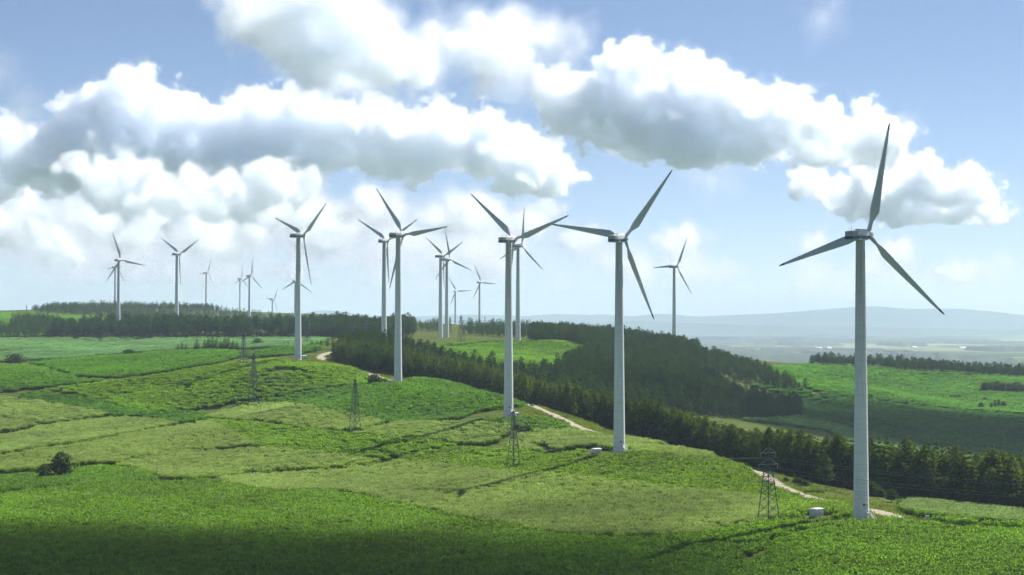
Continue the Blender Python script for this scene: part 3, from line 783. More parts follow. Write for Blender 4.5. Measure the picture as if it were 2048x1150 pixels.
def leaf_material(name, diff, trans, share=.45, gloss=.0, noise_s=.02, var=.35):
    m, nt, out = new_mat(name)
    at_ = nt.nodes.new('ShaderNodeAttribute'); at_.attribute_type = 'INSTANCER'; at_.attribute_name = 'tint'
    P = n_pos(nt); nz = n_noise(nt, noise_s, 4, .6, P); fine = n_noise(nt, 1.3, 2, .5, P)
    k = nt.nodes.new('ShaderNodeMath'); k.operation = 'MULTIPLY_ADD'; k.inputs[1].default_value = var * 2; k.inputs[2].default_value = 1 - var
    nt.links.new(nz.outputs[0], k.inputs[0])
    k2 = nt.nodes.new('ShaderNodeMath'); k2.operation = 'MULTIPLY_ADD'; k2.inputs[1].default_value = .5; k2.inputs[2].default_value = .75
    nt.links.new(fine.outputs[0], k2.inputs[0])
    k3 = nt.nodes.new('ShaderNodeMath'); k3.operation = 'MULTIPLY'; nt.links.new(k.outputs[0], k3.inputs[0]); nt.links.new(k2.outputs[0], k3.inputs[1])
    def tone(c):
        t = nt.nodes.new('ShaderNodeVectorMath'); t.operation = 'MULTIPLY'; t.inputs[0].default_value = c
        nt.links.new(at_.outputs['Vector'], t.inputs[1])
        s = nt.nodes.new('ShaderNodeVectorMath'); s.operation = 'SCALE'; nt.links.new(t.outputs[0], s.inputs[0]); nt.links.new(k3.outputs[0], s.inputs['Scale'])
        return s.outputs[0]
    d = nt.nodes.new('ShaderNodeBsdfDiffuse'); t = nt.nodes.new('ShaderNodeBsdfTranslucent')
    nt.links.new(tone(diff), d.inputs[0]); nt.links.new(tone(trans), t.inputs[0])
    mx = nt.nodes.new('ShaderNodeMixShader'); mx.inputs[0].default_value = share
    nt.links.new(d.outputs[0], mx.inputs[1]); nt.links.new(t.outputs[0], mx.inputs[2]); fin = mx.outputs[0]
    if gloss > 0:
        gl = nt.nodes.new('ShaderNodeBsdfGlossy'); gl.inputs['Roughness'].default_value = .45; gl.inputs[0].default_value = (.9, .95, 1, 1)
        m2 = nt.nodes.new('ShaderNodeMixShader'); m2.inputs[0].default_value = gloss
        nt.links.new(fin, m2.inputs[1]); nt.links.new(gl.outputs[0], m2.inputs[2]); fin = m2.outputs[0]
    nt.links.new(fin, out.inputs[0]); return m
M_LEAF = leaf_material('maize_leaf', (.125, .215, .013), (.30, .49, .015), .5, .010, .03, .3)
M_TASSEL = leaf_material('maize_tassel', (.36, .46, .145), (.39, .50, .13), .4, .0, .03, .2)
M_GRASS = leaf_material('grass_blade', (.13, .19, .04), (.20, .28, .05), .5, .0, .05, .4)

def source(col, name, me):
    o = bpy.data.objects.new(name, me); col.objects.link(o); return o
def crop_tile(seed, tassels, n=36, S=2.0, hgt=1.9):
    rng = np.random.default_rng(seed); V = []; F = []; MI = []
    side = int(math.sqrt(n)) + 1
    for k in range(n):
        px, py = ((k % side + .5 + rng.uniform(-.35, .35)) / side - .5) * S, ((k // side + .5 + rng.uniform(-.35, .35)) / side - .5) * S
        h = hgt * rng.uniform(.82, 1.12)
        for q in range(5):
            a = rng.uniform(0, 6.283); z0 = h * rng.uniform(.3, .82); ln = rng.uniform(.36, .62); w = rng.uniform(.055, .09)
            dx, dy = math.cos(a), math.sin(a); nx, ny = -dy * w, dx * w
            pts = [(0, z0), (ln * .4, z0 + ln * .55), (ln, z0 + ln * rng.uniform(.15, .55))]
            b = len(V)
            for i, (r, z) in enumerate(pts):
                ww = (1.0, 1.0, .25)[i]
                V += [(px + dx * r + nx * ww, py + dy * r + ny * ww, z), (px + dx * r - nx * ww, py + dy * r - ny * ww, z)]
            F += [(b, b + 1, b + 3, b + 2), (b + 2, b + 3, b + 5, b + 4)]; MI += [0, 0]
        if rng.random() < tassels:
            b = len(V); t = h * 1.0
            for q in range(3):
                a = rng.uniform(0, 6.283); dx, dy = math.cos(a) * .17, math.sin(a) * .17
                V += [(px - dy * .25, py + dx * .25, t - .15), (px + dy * .25, py - dx * .25, t - .15), (px + dx, py + dy, t + rng.uniform(.18, .38))]
                F.append((b + 3 * q, b + 3 * q + 1, b + 3 * q + 2)); MI.append(1)
    return tri_mesh('maize_plants', V, F, [M_LEAF, M_TASSEL], MI)
def grass_tile(seed, n=70, S=2.0, hgt=.42):
    rng = np.random.default_rng(seed); V = []; F = []
    for k in range(n):
        px, py = rng.uniform(-S / 2, S / 2, 2); a = rng.uniform(0, 6.283); w = .06; h = hgt * rng.uniform(.4, 1.2); l = rng.normal(0, .16, 2)
        b = len(V); V += [(px - math.cos(a) * w, py - math.sin(a) * w, -.03), (px + math.cos(a) * w, py + math.sin(a) * w, -.03), (px + l[0], py + l[1], h)]; F.append((b, b + 1, b + 2))
    return tri_mesh('grass_tuft', V, F, M_GRASS)
TILES = {}
for key, tas in (('plain', .05), ('tassel', 1.0)):
    c = bpy.data.collections.new('maize_' + key); TILES[key] = c
    for k in range(5): source(c, 'maize_plants', crop_tile(10 + k, tas))
c = bpy.data.collections.new('grass_tufts'); TILES['grass'] = c
for k in range(4): source(c, 'grass_tuft', grass_tile(40 + k))

def scatter_nodes(col):
    g = bpy.data.node_groups.new('scatter_' + col.name, 'GeometryNodeTree')
    g.interface.new_socket('Geometry', in_out='INPUT', socket_type='NodeSocketGeometry'); g.interface.new_socket('Geometry', in_out='OUTPUT', socket_type='NodeSocketGeometry')
    N = g.nodes.new; L = g.links.new
    gi = N('NodeGroupInput'); go = N('NodeGroupOutput'); ci = N('GeometryNodeCollectionInfo')
    ci.inputs['Collection'].default_value = col; ci.inputs['Separate Children'].default_value = True; ci.inputs['Reset Children'].default_value = True
    ip = N('GeometryNodeInstanceOnPoints'); ip.inputs['Pick Instance'].default_value = True
    def attr(n, t):
        a = N('GeometryNodeInputNamedAttribute'); a.data_type = t; a.inputs['Name'].default_value = n; return a.outputs['Attribute']
    L(gi.outputs[0], ip.inputs['Points']); L(ci.outputs[0], ip.inputs['Instance'])
    L(attr('pick', 'INT'), ip.inputs['Instance Index'])
    e2r = N('FunctionNodeEulerToRotation'); L(attr('turn', 'FLOAT_VECTOR'), e2r.inputs[0]); L(e2r.outputs[0], ip.inputs['Rotation'])
    L(attr('size', 'FLOAT_VECTOR'), ip.inputs['Scale'])
    L(ip.outputs[0], go.inputs[0]); return g
SCATTER_G = {}
def scatter(name, P, size, col, rng, tint, tilt=.0, label=None, parent=None):
    """many alike plants as one object: points that carry turn, size and tone"""
    P = np.asarray(P, float); n = len(P)
    if n == 0: return None
    o0 = P.mean(0)
    me = bpy.data.meshes.new(name); me.vertices.add(n); me.vertices.foreach_set('co', (P - o0).astype(np.float32).ravel())
    def attr(nm, ty, key, data): a = me.attributes.new(nm, ty, 'POINT'); a.data.foreach_set(key, np.ascontiguousarray(data).ravel())
    attr('pick', 'INT', 'value', rng.integers(0, 64, n).astype(np.int32))
    t = np.zeros((n, 3), np.float32); t[:, :2] = rng.normal(0, tilt, (n, 2)); t[:, 2] = rng.uniform(0, 6.283, n); attr('turn', 'FLOAT_VECTOR', 'vector', t)
    attr('size', 'FLOAT_VECTOR', 'vector', np.asarray(size, np.float32)); attr('tint', 'FLOAT_VECTOR', 'vector', np.asarray(tint, np.float32))
    o = link(bpy.data.objects.new(name, me), parent); o.location = o0
    if col.name not in SCATTER_G: SCATTER_G[col.name] = scatter_nodes(col)
    o.modifiers.new('plants', 'NODES').node_group = SCATTER_G[col.name]
    tag(o, label, kind='stuff'); return o

# ------------------------------------------------------------------ the dirt track
def W(u, d): return ((u - 1024) / FPX * d, d)
TRACK = [W(2010, 447), W(1900, 452), W(1810, 461), W(1740, 489), W(1650, 516), W(1600, 532), W(1545, 560), W(1500, 600), W(1450, 640), W(1380, 664), W(1300, 676), W(1240, 680), W(1190, 694), W(1130, 736), W(1100, 757), W(1060, 795),
         W(1000, 838), W(930, 882), W(860, 908), W(790, 918), W(760, 934), W(715, 990), W(668, 1062), W(652, 1080), W(640, 1110), W(652, 1150), W(680, 1190), W(690, 1230)]
def smooth_line(pts, step=2.0):
    P = np.array(pts, float); out = []
    Q = np.vstack([2 * P[0] - P[1], P, 2 * P[-1] - P[-2]])
    for i in range(1, len(Q) - 2):
        p0, p1, p2, p3 = Q[i - 1:i + 3]; n = max(2, int(np.linalg.norm(p2 - p1) / step))
        t = np.linspace(0, 1, n, endpoint=False)[:, None]
        out.append(.5 * (2 * p1 + (p2 - p0) * t + (2 * p0 - 5 * p1 + 4 * p2 - p3) * t ** 2 + (3 * p1 - p0 - 3 * p2 + p3) * t ** 3))
    out.append(Q[-2][None]); return np.vstack(out)
TL = smooth_line(TRACK, 2.0)
def line_dist(L, P):
    """distance of points to a line, and on which side (right of its course is positive)"""
    best = np.full(len(P), 1e9); side = np.zeros(len(P))
    for i in range(len(L) - 1):
        a, b = L[i], L[i + 1]; ab = b - a; t = np.clip(((P - a) @ ab) / max(ab @ ab, 1e-9), 0, 1)
        w = P - (a + t[:, None] * ab); d = np.hypot(w[:, 0], w[:, 1]); m = d < best
        best[m] = d[m]; side[m] = (w[:, 0] * ab[1] - w[:, 1] * ab[0])[m]
    return best, side
def ribbon(name, L, width, lift, mat, seed, across=6):
    rng = np.random.default_rng(seed); n = len(L)
    T = np.gradient(L, axis=0); T /= np.linalg.norm(T, axis=1)[:, None]; Nn = np.stack([T[:, 1], -T[:, 0]], 1)
    wob = np.convolve(rng.normal(0, 1, n + 8), np.ones(9) / 9, 'valid')[:n]
    t = np.linspace(-.5, .5, across + 1)
    X = L[:, 0:1] + Nn[:, 0:1] * t * (width + wob[:, None] * 1.2); Y = L[:, 1:2] + Nn[:, 1:2] * t * (width + wob[:, None] * 1.2)
    Z = height(X, Y) + lift - .10 * (np.abs(np.abs(t) - .24) < .1)
    me = grid_mesh(name, X, Y, Z, mat)
    a = me.attributes.new('across', 'FLOAT', 'POINT'); a.data.foreach_set('value', np.tile(t, n).astype(np.float32))
    return me
def track_material():
    m, nt, out = new_mat('pale_dirt'); P = n_pos(nt)
    a = n_noise(nt, .25, 6, .7, P); b = n_noise(nt, 2.2, 5, .7, P)
    at_ = nt.nodes.new('ShaderNodeAttribute'); at_.attribute_name = 'across'
    ab = nt.nodes.new('ShaderNodeMath'); ab.operation = 'ABSOLUTE'; nt.links.new(at_.outputs['Fac'], ab.inputs[0])
    sm = nt.nodes.new('ShaderNodeMath'); sm.operation = 'MULTIPLY_ADD'; sm.inputs[1].default_value = .25; nt.links.new(a.outputs[0], sm.inputs[0]); nt.links.new(ab.outputs[0], sm.inputs[2])
    grass = n_ramp(nt, sm.outputs[0], [(.10, (.6, .6, .6)), (.19, (0, 0, 0)), (.52, (0, 0, 0)), (.60, (1, 1, 1))])
    dirt = n_ramp(nt, b.outputs[0], [(.25, (.25, .21, .165)), (.5, (.34, .295, .24)), (.75, (.42, .375, .32))])
    d = nt.nodes.new('ShaderNodeBsdfDiffuse'); nt.links.new(n_mix(nt, grass, dirt, (.16, .18, .07)), d.inputs[0])
    nt.links.new(d.outputs[0], out.inputs[0]); return m
o = link(bpy.data.objects.new('dirt_track', ribbon('dirt_track', TL, 5.2, .16, track_material(), 3))); tag(o, kind='structure')

# ------------------------------------------------------------------ fields
X0 = -300; X1 = 2350
FIELDS = [  # kind of crop, tone, outline in the photograph
 ('tassel', (1.0, 1.0, 1.0), [(440, 963), (512, 958), (600, 952), (700, 946), (760, 939), (800, 930), (870, 935), (930, 943), (1024, 955), (1100, 959), (1180, 968), (1280, 978), (1350, 986), (1420, 992), (1490, 1001), (1545, 1012), (1560, 1046), (1500, 1060), (1400, 1078), (1300, 1086), (1200, 1085), (1100, 1076), (1024, 1062), (900, 1040), (830, 1022), (790, 1012), (740, 1001), (700, 992), (640, 987), (570, 991), (512, 985), (440, 972)]),
 ('tassel', (1.0, 1.0, .95), [(1240, 904), (1290, 901), (1350, 904), (1430, 918), (1410, 926), (1340, 920), (1290, 914), (1240, 916)]),
 ('plain', (.98, 1.0, .9), [(790, 928), (830, 916), (870, 906), (920, 900), (1010, 906), (1060, 909), (1110, 918), (1160, 908), (1250, 914), (1300, 905), (1350, 907), (1420, 919), (1480, 937), (1530, 954), (1560, 968), (1640, 996), (1710, 1022), (1700, 1046), (1560, 1046), (1545, 1012), (1490, 1001), (1420, 992), (1350, 986), (1280, 978), (1180, 968), (1100, 959), (1024, 955), (930, 943), (870, 935)]),
 ('tassel', (1.05, 1.05, 1.1), [(1030, 880), (1080, 868), (1150, 867), (1225, 873), (1300, 888), (1330, 896), (1240, 904), (1180, 896), (1120, 905), (1060, 908), (1010, 903)]),
 ('tassel', (1.0, 1.02, 1.05), [(700, 873), (730, 866), (800, 852), (870, 850), (960, 853), (1024, 857), (1021, 880), (960, 895), (915, 893), (870, 885), (800, 880), (760, 877)]),
 ('plain', (.66, .80, .9), [(1010, 838), (1060, 838), (1110, 845), (1170, 862), (1080, 866), (1030, 856), (960, 851), (930, 848)]),
 ('plain', (.60, .82, .8), [(440, 815), (510, 803), (600, 791), (650, 781), (700, 775), (750, 772), (780, 772), (800, 769), (840, 758), (870, 758), (930, 766), (985, 781), (1010, 790), (1055, 800), (1058, 813), (1000, 819), (950, 827), (920, 840), (880, 845), (830, 849), (770, 849), (720, 838), (640, 821), (580, 811), (520, 811)]),
 ('tassel', (1.0, 1.0, 1.0), [(415, 838), (470, 818), (520, 813), (580, 813), (640, 823), (720, 840), (765, 851), (730, 863), (690, 867), (640, 865), (560, 853), (512, 847), (440, 842)]),
 ('plain', (.92, 1.0, .8), [(410, 845), (512, 851), (600, 862), (690, 871), (740, 876), (800, 882), (880, 889), (915, 895), (860, 912), (800, 923), (740, 921), (680, 916), (620, 908), (560, 902), (510, 896), (500, 885), (470, 868)]),
 ('tassel', (1.0, 1.0, 1.0), [(238, 937), (276, 925), (326, 916), (386, 910), (450, 910), (512, 901), (560, 904), (620, 911), (680, 919), (740, 924), (760, 928), (700, 938), (640, 943), (560, 950), (470, 957), (370, 965), (335, 964), (288, 946)]),
 ('tassel', (1.0, 1.0, 1.0), [(X0, 800), (0, 799), (45, 803), (100, 812), (200, 829), (215, 835), (150, 844), (83, 853), (20, 866), (X0, 890)]),
 ('tassel', (.96, .98, .95), [(X0, 897), (0, 882), (30, 873), (83, 858), (150, 849), (225, 840), (290, 841), (350, 851), (276, 867), (218, 877), (140, 892), (75, 901), (0, 914), (X0, 945)]),
 ('tassel', (.98, .98, .95), [(X0, 950), (0, 920), (75, 906), (140, 898), (218, 883), (276, 873), (376, 856), (415, 848), (465, 868), (495, 885), (505, 896), (426, 905), (326, 911), (276, 920), (238, 931), (200, 931), (145, 935), (0, 950), (X0, 966)]),
 ('plain', (.72, .88, .9), [(X0, 972), (0, 958), (145, 943), (205, 938), (235, 942), (285, 951), (322, 969), (250, 970), (160, 975), (80, 982), (0, 991), (X0, 1005)]),
 ('plain', (.60, .84, .9), [(45, 790), (78, 785), (165, 799), (215, 812), (275, 825), (325, 829), (375, 826), (408, 831), (410, 843), (355, 850), (300, 838), (225, 835), (200, 827), (100, 810), (45, 801)]),
 ('plain', (.58, .85, .8), [(60, 728), (130, 721), (200, 716), (270, 711), (330, 706), (400, 702), (470, 705), (480, 716), (426, 730), (376, 737), (326, 746), (276, 753), (233, 758), (160, 755), (125, 746), (88, 733)]),
 ('plain', (.66, .88, .85), [(X0, 738), (50, 733), (88, 739), (125, 752), (160, 761), (222, 764), (140, 771), (43, 783), (X0, 802)]),
 ('plain', (.95, 1.04, .8), [(90, 781), (225, 766), (276, 759), (326, 752), (376, 743), (426, 736), (476, 728), (540, 722), (590, 727), (640, 730), (700, 738), (740, 750), (770, 765), (740, 771), (640, 780), (520, 801), (470, 806), (440, 815), (375, 823), (325, 826), (275, 822), (215, 809), (170, 797), (140, 788)]),
 ('tassel', (.60, .86, 1.15), [(X0, 690), (0, 679), (105, 678), (330, 678), (560, 678), (655, 678), (645, 688), (600, 697), (520, 699), (400, 699), (330, 704), (265, 708), (200, 714), (100, 722), (X0, 735)]),
 ('plain', (.50, .72, .8), [(482, 707), (560, 699), (640, 692), (638, 703), (600, 709), (560, 713), (500, 718)]),
 ('plain', (.80, 1.0, 1.0), [(880, 692), (940, 687), (1000, 684), (1100, 684), (1176, 692), (1150, 736), (1040, 752), (950, 746), (895, 730), (860, 708)]),
 ('plain', (.72, 1.0, 1.0), [(X0, 645), (0, 628), (60, 626), (190, 634), (235, 641), (190, 646), (120, 650), (20, 648), (0, 662), (X0, 675)]),
 ('plain', (.72, 1.0, 1.0), [(0, 662), (120, 660), (105, 672), (0, 676), (X0, 678)]),
 ('plain', (.68, 1.0, 1.2), [(1530, 737), (1620, 729), (1800, 738), (X1, 770), (X1, 850), (2000, 826), (1850, 814), (1740, 799), (1640, 789), (1580, 765)]),
 ('plain', (.50, .82, 1.3), [(1500, 770), (1575, 766), (1640, 792), (1740, 802), (1850, 817), (2000, 829), (X1, 853), (X1, 985), (2048, 932), (1900, 902), (1750, 868), (1610, 834), (1592, 800)]),
 ('plain', (.95, 1.15, .8), [(1985, 938), (2048, 941), (X1, 990), (X1, 1010), (2048, 968), (1990, 952)]),
 ('tassel', (.70, .90, 1.05), [(1480, 842), (1605, 836), (1750, 871), (1900, 905), (1985, 925), (1985, 945), (1850, 915), (1700, 885), (1640, 862), (1560, 850)]),
 ('tassel', (.85, .92, 1.0), [(1800, 1016), (1830, 1011), (1900, 1017), (2048, 1031), (X1, 1050), (X1, 1075), (2048, 1055), (1985, 1052), (1900, 1043), (1850, 1039), (1815, 1030)]),
 ('plain', (.62, .80, .8), [(1548, 970), (1600, 990), (1680, 1010), (1706, 1020), (1700, 1042), (1655, 1030), (1610, 1020), (1560, 1000)]),
 ('plain', (.86, .98, .75), [(X0, 1005), (0, 996), (80, 986), (160, 979), (250, 973), (330, 970), (440, 966), (440, 974), (570, 992), (640, 988), (740, 1002), (830, 1023), (900, 1041), (1024, 1063), (1200, 1086), (1300, 1087), (1400, 1079), (1500, 1061), (1560, 1048), (1700, 1046), (1740, 1046), (1800, 1040), (1900, 1046), (2048, 1058), (X1, 1080), (X1, 1330), (X0, 1330)]),
]
LANES = [  # unplanted strips between the fields: half width in metres, line in the photograph
 (1.5, [(0, 791), (43, 787), (80, 783), (140, 774), (225, 763), (276, 756), (326, 749), (376, 740), (426, 733), (476, 725)]),
 (1.6, [(53, 731), (88, 736), (125, 749), (160, 758), (233, 761)]),
 (1.2, [(80, 783), (140, 789), (170, 796)]),
 (1.1, [(0, 917), (75, 903), (140, 895), (218, 880), (276, 870), (376, 853), (423, 843), (470, 835)]),
 (.9, [(0, 880), (30, 870), (83, 855), (150, 847), (225, 837), (270, 837)]),
 (1.2, [(446, 818), (476, 808), (512, 803), (600, 789), (650, 781), (700, 776)]),
 (1.1, [(205, 936), (238, 939), (288, 948), (333, 967)]),
 (1.2, [(238, 935), (276, 923), (326, 914), (386, 908), (426, 908), (512, 898)]),
 (1.2, [(333, 967), (368, 962), (440, 957), (512, 951), (600, 946), (700, 941), (770, 926), (830, 912), (900, 898), (960, 896), (1024, 884)]),
 (1.2, [(0, 955), (78, 949), (145, 940), (200, 935)]),
 (1.3, [(0, 994), (80, 985), (160, 977), (250, 971), (333, 968)]),
 (.8, [(0, 839), (40, 845), (85, 853)]), (.8, [(55, 876), (90, 884), (120, 891)]), (.8, [(205, 905), (240, 914)]),
 (1.3, [(920, 841), (960, 828), (1010, 819)]), (.9, [(1010, 878), (1100, 903)]), (1.0, [(550, 868), (600, 861)]), (.9, [(512, 903), (580, 890), (640, 878), (740, 876)]),
 (1.2, [(1450, 925), (1700, 1022)]), (1.0, [(1660, 1062), (1560, 1080), (1500, 1130)]), (.9, [(1960, 1056), (1900, 1068), (1800, 1070)]), (1., [(640, 1060), (700, 1054)]), (.9, [(140, 1054), (210, 1068)]), (1., [(380, 1108), (500, 1098)]), (.9, [(0, 1135), (60, 1130)]),
 (1.8, [(1600, 832), (1750, 869), (1900, 903), (2048, 934)]), (1.2, [(1640, 858), (1700, 884), (1800, 905)]), (1.2, [(1640, 808), (1680, 840), (1740, 866)]), (1.2, [(1700, 800), (2048, 846)]), (1.4, [(1880, 735), (1940, 760)]), (1.4, [(1760, 752), (1860, 775), (1900, 784)]), (1.2, [(1720, 748), (2000, 755)]),
 (1.6, [(165, 684), (200, 682)]), (1.6, [(0, 706), (90, 700), (160, 703)]), (1.2, [(40, 713), (160, 716)]), (1.2, [(250, 700), (350, 694)]), (1.3, [(545, 744), (570, 740), (600, 745), (620, 750)]), (1.2, [(225, 790), (255, 792)]),
 (1.5, [(480, 722), (520, 716), (600, 712), (640, 706)]),
 (1.0, [(655, 780), (705, 774)]), (1.0, [(1560, 1046), (1700, 1046)]),
]
def build_fields():
    rng = np.random.default_rng(21)
    cand = []
    for (d0, d1, s) in ((355, 640, 2.0), (640, 960, 2.5), (960, 1360, 3.2), (1360, 2450, 4.8)):
        y = np.arange(d0, d1, s); 
        for yy in y:
            w = yy * .256 + 25; x = np.arange(-w, w, s)
            j = rng.uniform(-.5, .5, (len(x), 2)) * s
            cand.append(np.stack([x + j[:, 0], yy + j[:, 1], np.full(len(x), s)], 1))
    C = np.vstack(cand)
    Z = height(C[:, 0], C[:, 1]); P = np.stack([C[:, 0], C[:, 1], Z], 1)
    vis = seen_from_drone(P, 2.2); P, S = P[vis], C[vis, 2]
    uv = project(P)
    keep = np.ones(len(P), bool)
    for hw, pl in LANES:
        L = np.array([[q.x, q.y] for q in (ground(u, v) for u, v in pl)])
        lo, hi = L.min(0) - 12, L.max(0) + 12
        m = np.nonzero((P[:, 0] > lo[0]) & (P[:, 0] < hi[0]) & (P[:, 1] > lo[1]) & (P[:, 1] < hi[1]))[0]
        if len(m) == 0: continue
        d, _ = line_dist(L, P[m, :2]); keep[m[d < hw * .8 + S[m] * .27]] = False
    d, _ = line_dist(TL[::3], P[:, :2]); keep &= d > 5.2
    for t in TURBINES[:10]:
        keep &= np.hypot(P[:, 0] - t.location.x, (P[:, 1] - t.location.y)) > 5.5
    for (u, v, r) in CLEARINGS:
        q = ground(u, v); keep &= np.hypot(P[:, 0] - q.x, P[:, 1] - q.y) > r
    P, S, uv = P[keep], S[keep], uv[keep]
    free = np.ones(len(P), bool); total = 0
    for k, (crop, tone, out) in enumerate(FIELDS):
        m = free & poly_inside(out, uv); free &= ~m
        if m.sum() == 0: print('empty field', k); continue
        p, s = P[m], S[m]; n = len(p); total += n
        lum = 1 + .07 * np.sin(p[:, 0] * .05 + p[:, 1] * .021 + k) + .07 * np.sin(p[:, 0] * .017 - p[:, 1] * .033 + 2 * k + 1.5 * np.sin(p[:, 0] * .03)) + .05 * np.sin(p[:, 0] * .13 + 2 * np.sin(p[:, 1] * .06)) + rng.normal(0, .10, n)
        tint = np.array(tone)[None] * lum[:, None]
        f = s / 2.0
        hz = (1 + .10 * np.sin(p[:, 0] * .09 + k) * np.sin(p[:, 1] * .06)) * rng.uniform(.86, 1.1, n)
        size = np.stack([f * 1.3, f * 1.3, hz], 1)
        scatter('crop_field', p, size, TILES[crop], rng, tint, .02)
    print('crop tiles', total)
    # grass on everything near that is not planted
    g = free & (P[:, 1] < 1150)
    p = P[g]; n = len(p)
    return p, S[g]
CLEARINGS = [(1030, 834, 11), (1000, 838, 10), (780, 770, 7), (607, 719, 16), (560, 716, 9), (1633, 1036, 6), (1633, 1046, 7), (1195, 908, 6), (1195, 914, 7), (1215, 910, 6), (1855, 1040, 2.5), (1537, 1049, 3.2), (1027, 942, 3.5), (710, 869, 3.5), (507, 809, 3.5), (487, 732, 4),
             (750, 768, 5), (565, 745, 6), (455, 820, 7), (1975, 1052, 4), (105, 948, 5)]
build_fields()
def verge_grass():
    """short grass along the track, round the turbine feet and under the plantation's edge"""
    rng = np.random.default_rng(5); out = []
    for i in range(0, len(TL), 1):
        if TL[i, 1] > 1120: break
        n = 16; a = TL[i] + rng.normal(0, 7.5, (n, 2)); out.append(a)
    for t in TURBINES[:5]:
        out.append(np.array([t.location.x, t.location.y]) + rng.normal(0, 5.5, (160, 2)))
    A = np.vstack(out); d, _ = line_dist(TL[::2], A); A = A[d > 2.7]
    for t in TURBINES[:5]: A = A[np.hypot(A[:, 0] - t.location.x, A[:, 1] - t.location.y) > 2.9]
    P = np.stack([A[:, 0], A[:, 1], height(A[:, 0], A[:, 1])], 1); n = len(P)
    lum = rng.uniform(.7, 1.25, n)[:, None] * np.where(rng.random((n, 1)) < .25, [[1.25, 1.0, .9]], [[.95, 1.0, .8]])
    s = rng.uniform(.9, 1.5, n); scatter('verge_grass', P, np.stack([s, s, s * rng.uniform(.6, 1.5, n)], 1), TILES['grass'], rng, lum)
verge_grass()
# ------------------------------------------------------------------ trees
M_NEEDLE = leaf_material('pine_needles', (.062, .100, .024), (.125, .195, .024), .42, .0, .08, .3)
M_NEEDLE_LIGHT = leaf_material('larch_needles', (.095, .140, .026), (.18, .26, .026), .42, .0, .08, .3)
M_BROAD = leaf_material('shrub_leaves', (.055, .085, .026), (.08, .13, .024), .4, .0, .2, .3)
M_BARK = simple('pine_bark', (.105, .075, .055), .9, var=.35, scale=4)

def crown_mesh(name, mat, H, base, rad, seed, n_clump, tri, shape, ragged=.25, hub=.15):
    """foliage as many small faces gathered into clumps on whorls of boughs"""
    rng = np.random.default_rng(seed); t = rng.random(n_clump) ** .85
    if shape == 'cone': prof = (1 - t) ** .8 * (.35 + .65 * np.minimum(1, t * 7))
    elif shape == 'round': prof = np.sqrt(np.clip(1 - (2 * t - .82) ** 2 / 1.45, .02, 1)) * (1 - .25 * t)
    else: prof = np.sqrt(np.clip(1 - (2 * t - 1) ** 2, .03, 1))
    az = rng.uniform(0, 6.283, n_clump)
    lob = 1 + ragged * np.sin(az * 3 + rng.uniform(0, 6) + t * 9) + ragged * .7 * np.sin(az * 5 - t * 17) + rng.normal(0, ragged * .45, n_clump)
    if shape == 'cone': t = np.round(t * 11) / 11 * .8 + t * .2
    r = rad * prof * lob * (hub + (1 - hub) * np.sqrt(rng.random(n_clump)))
    c = np.stack([np.cos(az) * r, np.sin(az) * r, base + (H - base) * t - .10 * r], 1)
    c[t > .985] *= np.array([.1, .1, 1.0])
    sz = .20 + .30 * (1 - t)
    V = []; F = []
    k = tri
    off = rng.normal(0, 1, (n_clump, k, 3)); off /= np.linalg.norm(off, axis=2)[..., None]
    off *= rng.uniform(.2, 1.0, (n_clump, k, 1)) * (sz * 1.5)[:, None, None] * np.array([1, 1, .55])
    ctr = c[:, None] + off
    a = rng.normal(0, 1, (n_clump, k, 3)); a /= np.linalg.norm(a, axis=2)[..., None]
    b = rng.normal(0, 1, (n_clump, k, 3)); b -= (a * b).sum(2)[..., None] * a; b /= np.linalg.norm(b, axis=2)[..., None]
    s = (sz * .95)[:, None, None] * rng.uniform(.6, 1.2, (n_clump, k, 1))
    v = np.stack([ctr + a * s, ctr - a * s * .5 + b * s * .6, ctr - a * s * .5 - b * s * .6], 2).reshape(-1, 3)
    f = np.arange(len(v)).reshape(-1, 3)
    return v, f
def pine_trunk(H, base, r0, seed, boughs=12, rad=1.6):
    rng = np.random.default_rng(seed); mb = MB(); p = Vector((0, 0, -.4)); r = r0; n = 6; rings = []
    for k in range(8):
        t = k / 7; q = Vector((math.sin(t * 3 + seed) * .12 * t * 2, math.cos(t * 2.3 + seed) * .1 * t * 2, -.4 + (H * .97 + .4) * t)); rr = r0 * (1 - .9 * t)
        rings.append([(q.x + rr * math.cos(2 * math.pi * j / n), q.y + rr * math.sin(2 * math.pi * j / n), q.z) for j in range(n)])
    mb.loft(rings)
    for k in range(boughs):
        t = rng.uniform(.0, .9); z = base * .75 + (H - base * .75) * t; a = rng.uniform(0, 6.283); ln = rad * (1 - t) * rng.uniform(.5, .95)
        mb.bar((0, 0, z), (math.cos(a) * ln, math.sin(a) * ln, z + ln * .25), .045, 4, 0, .015)
    return mb
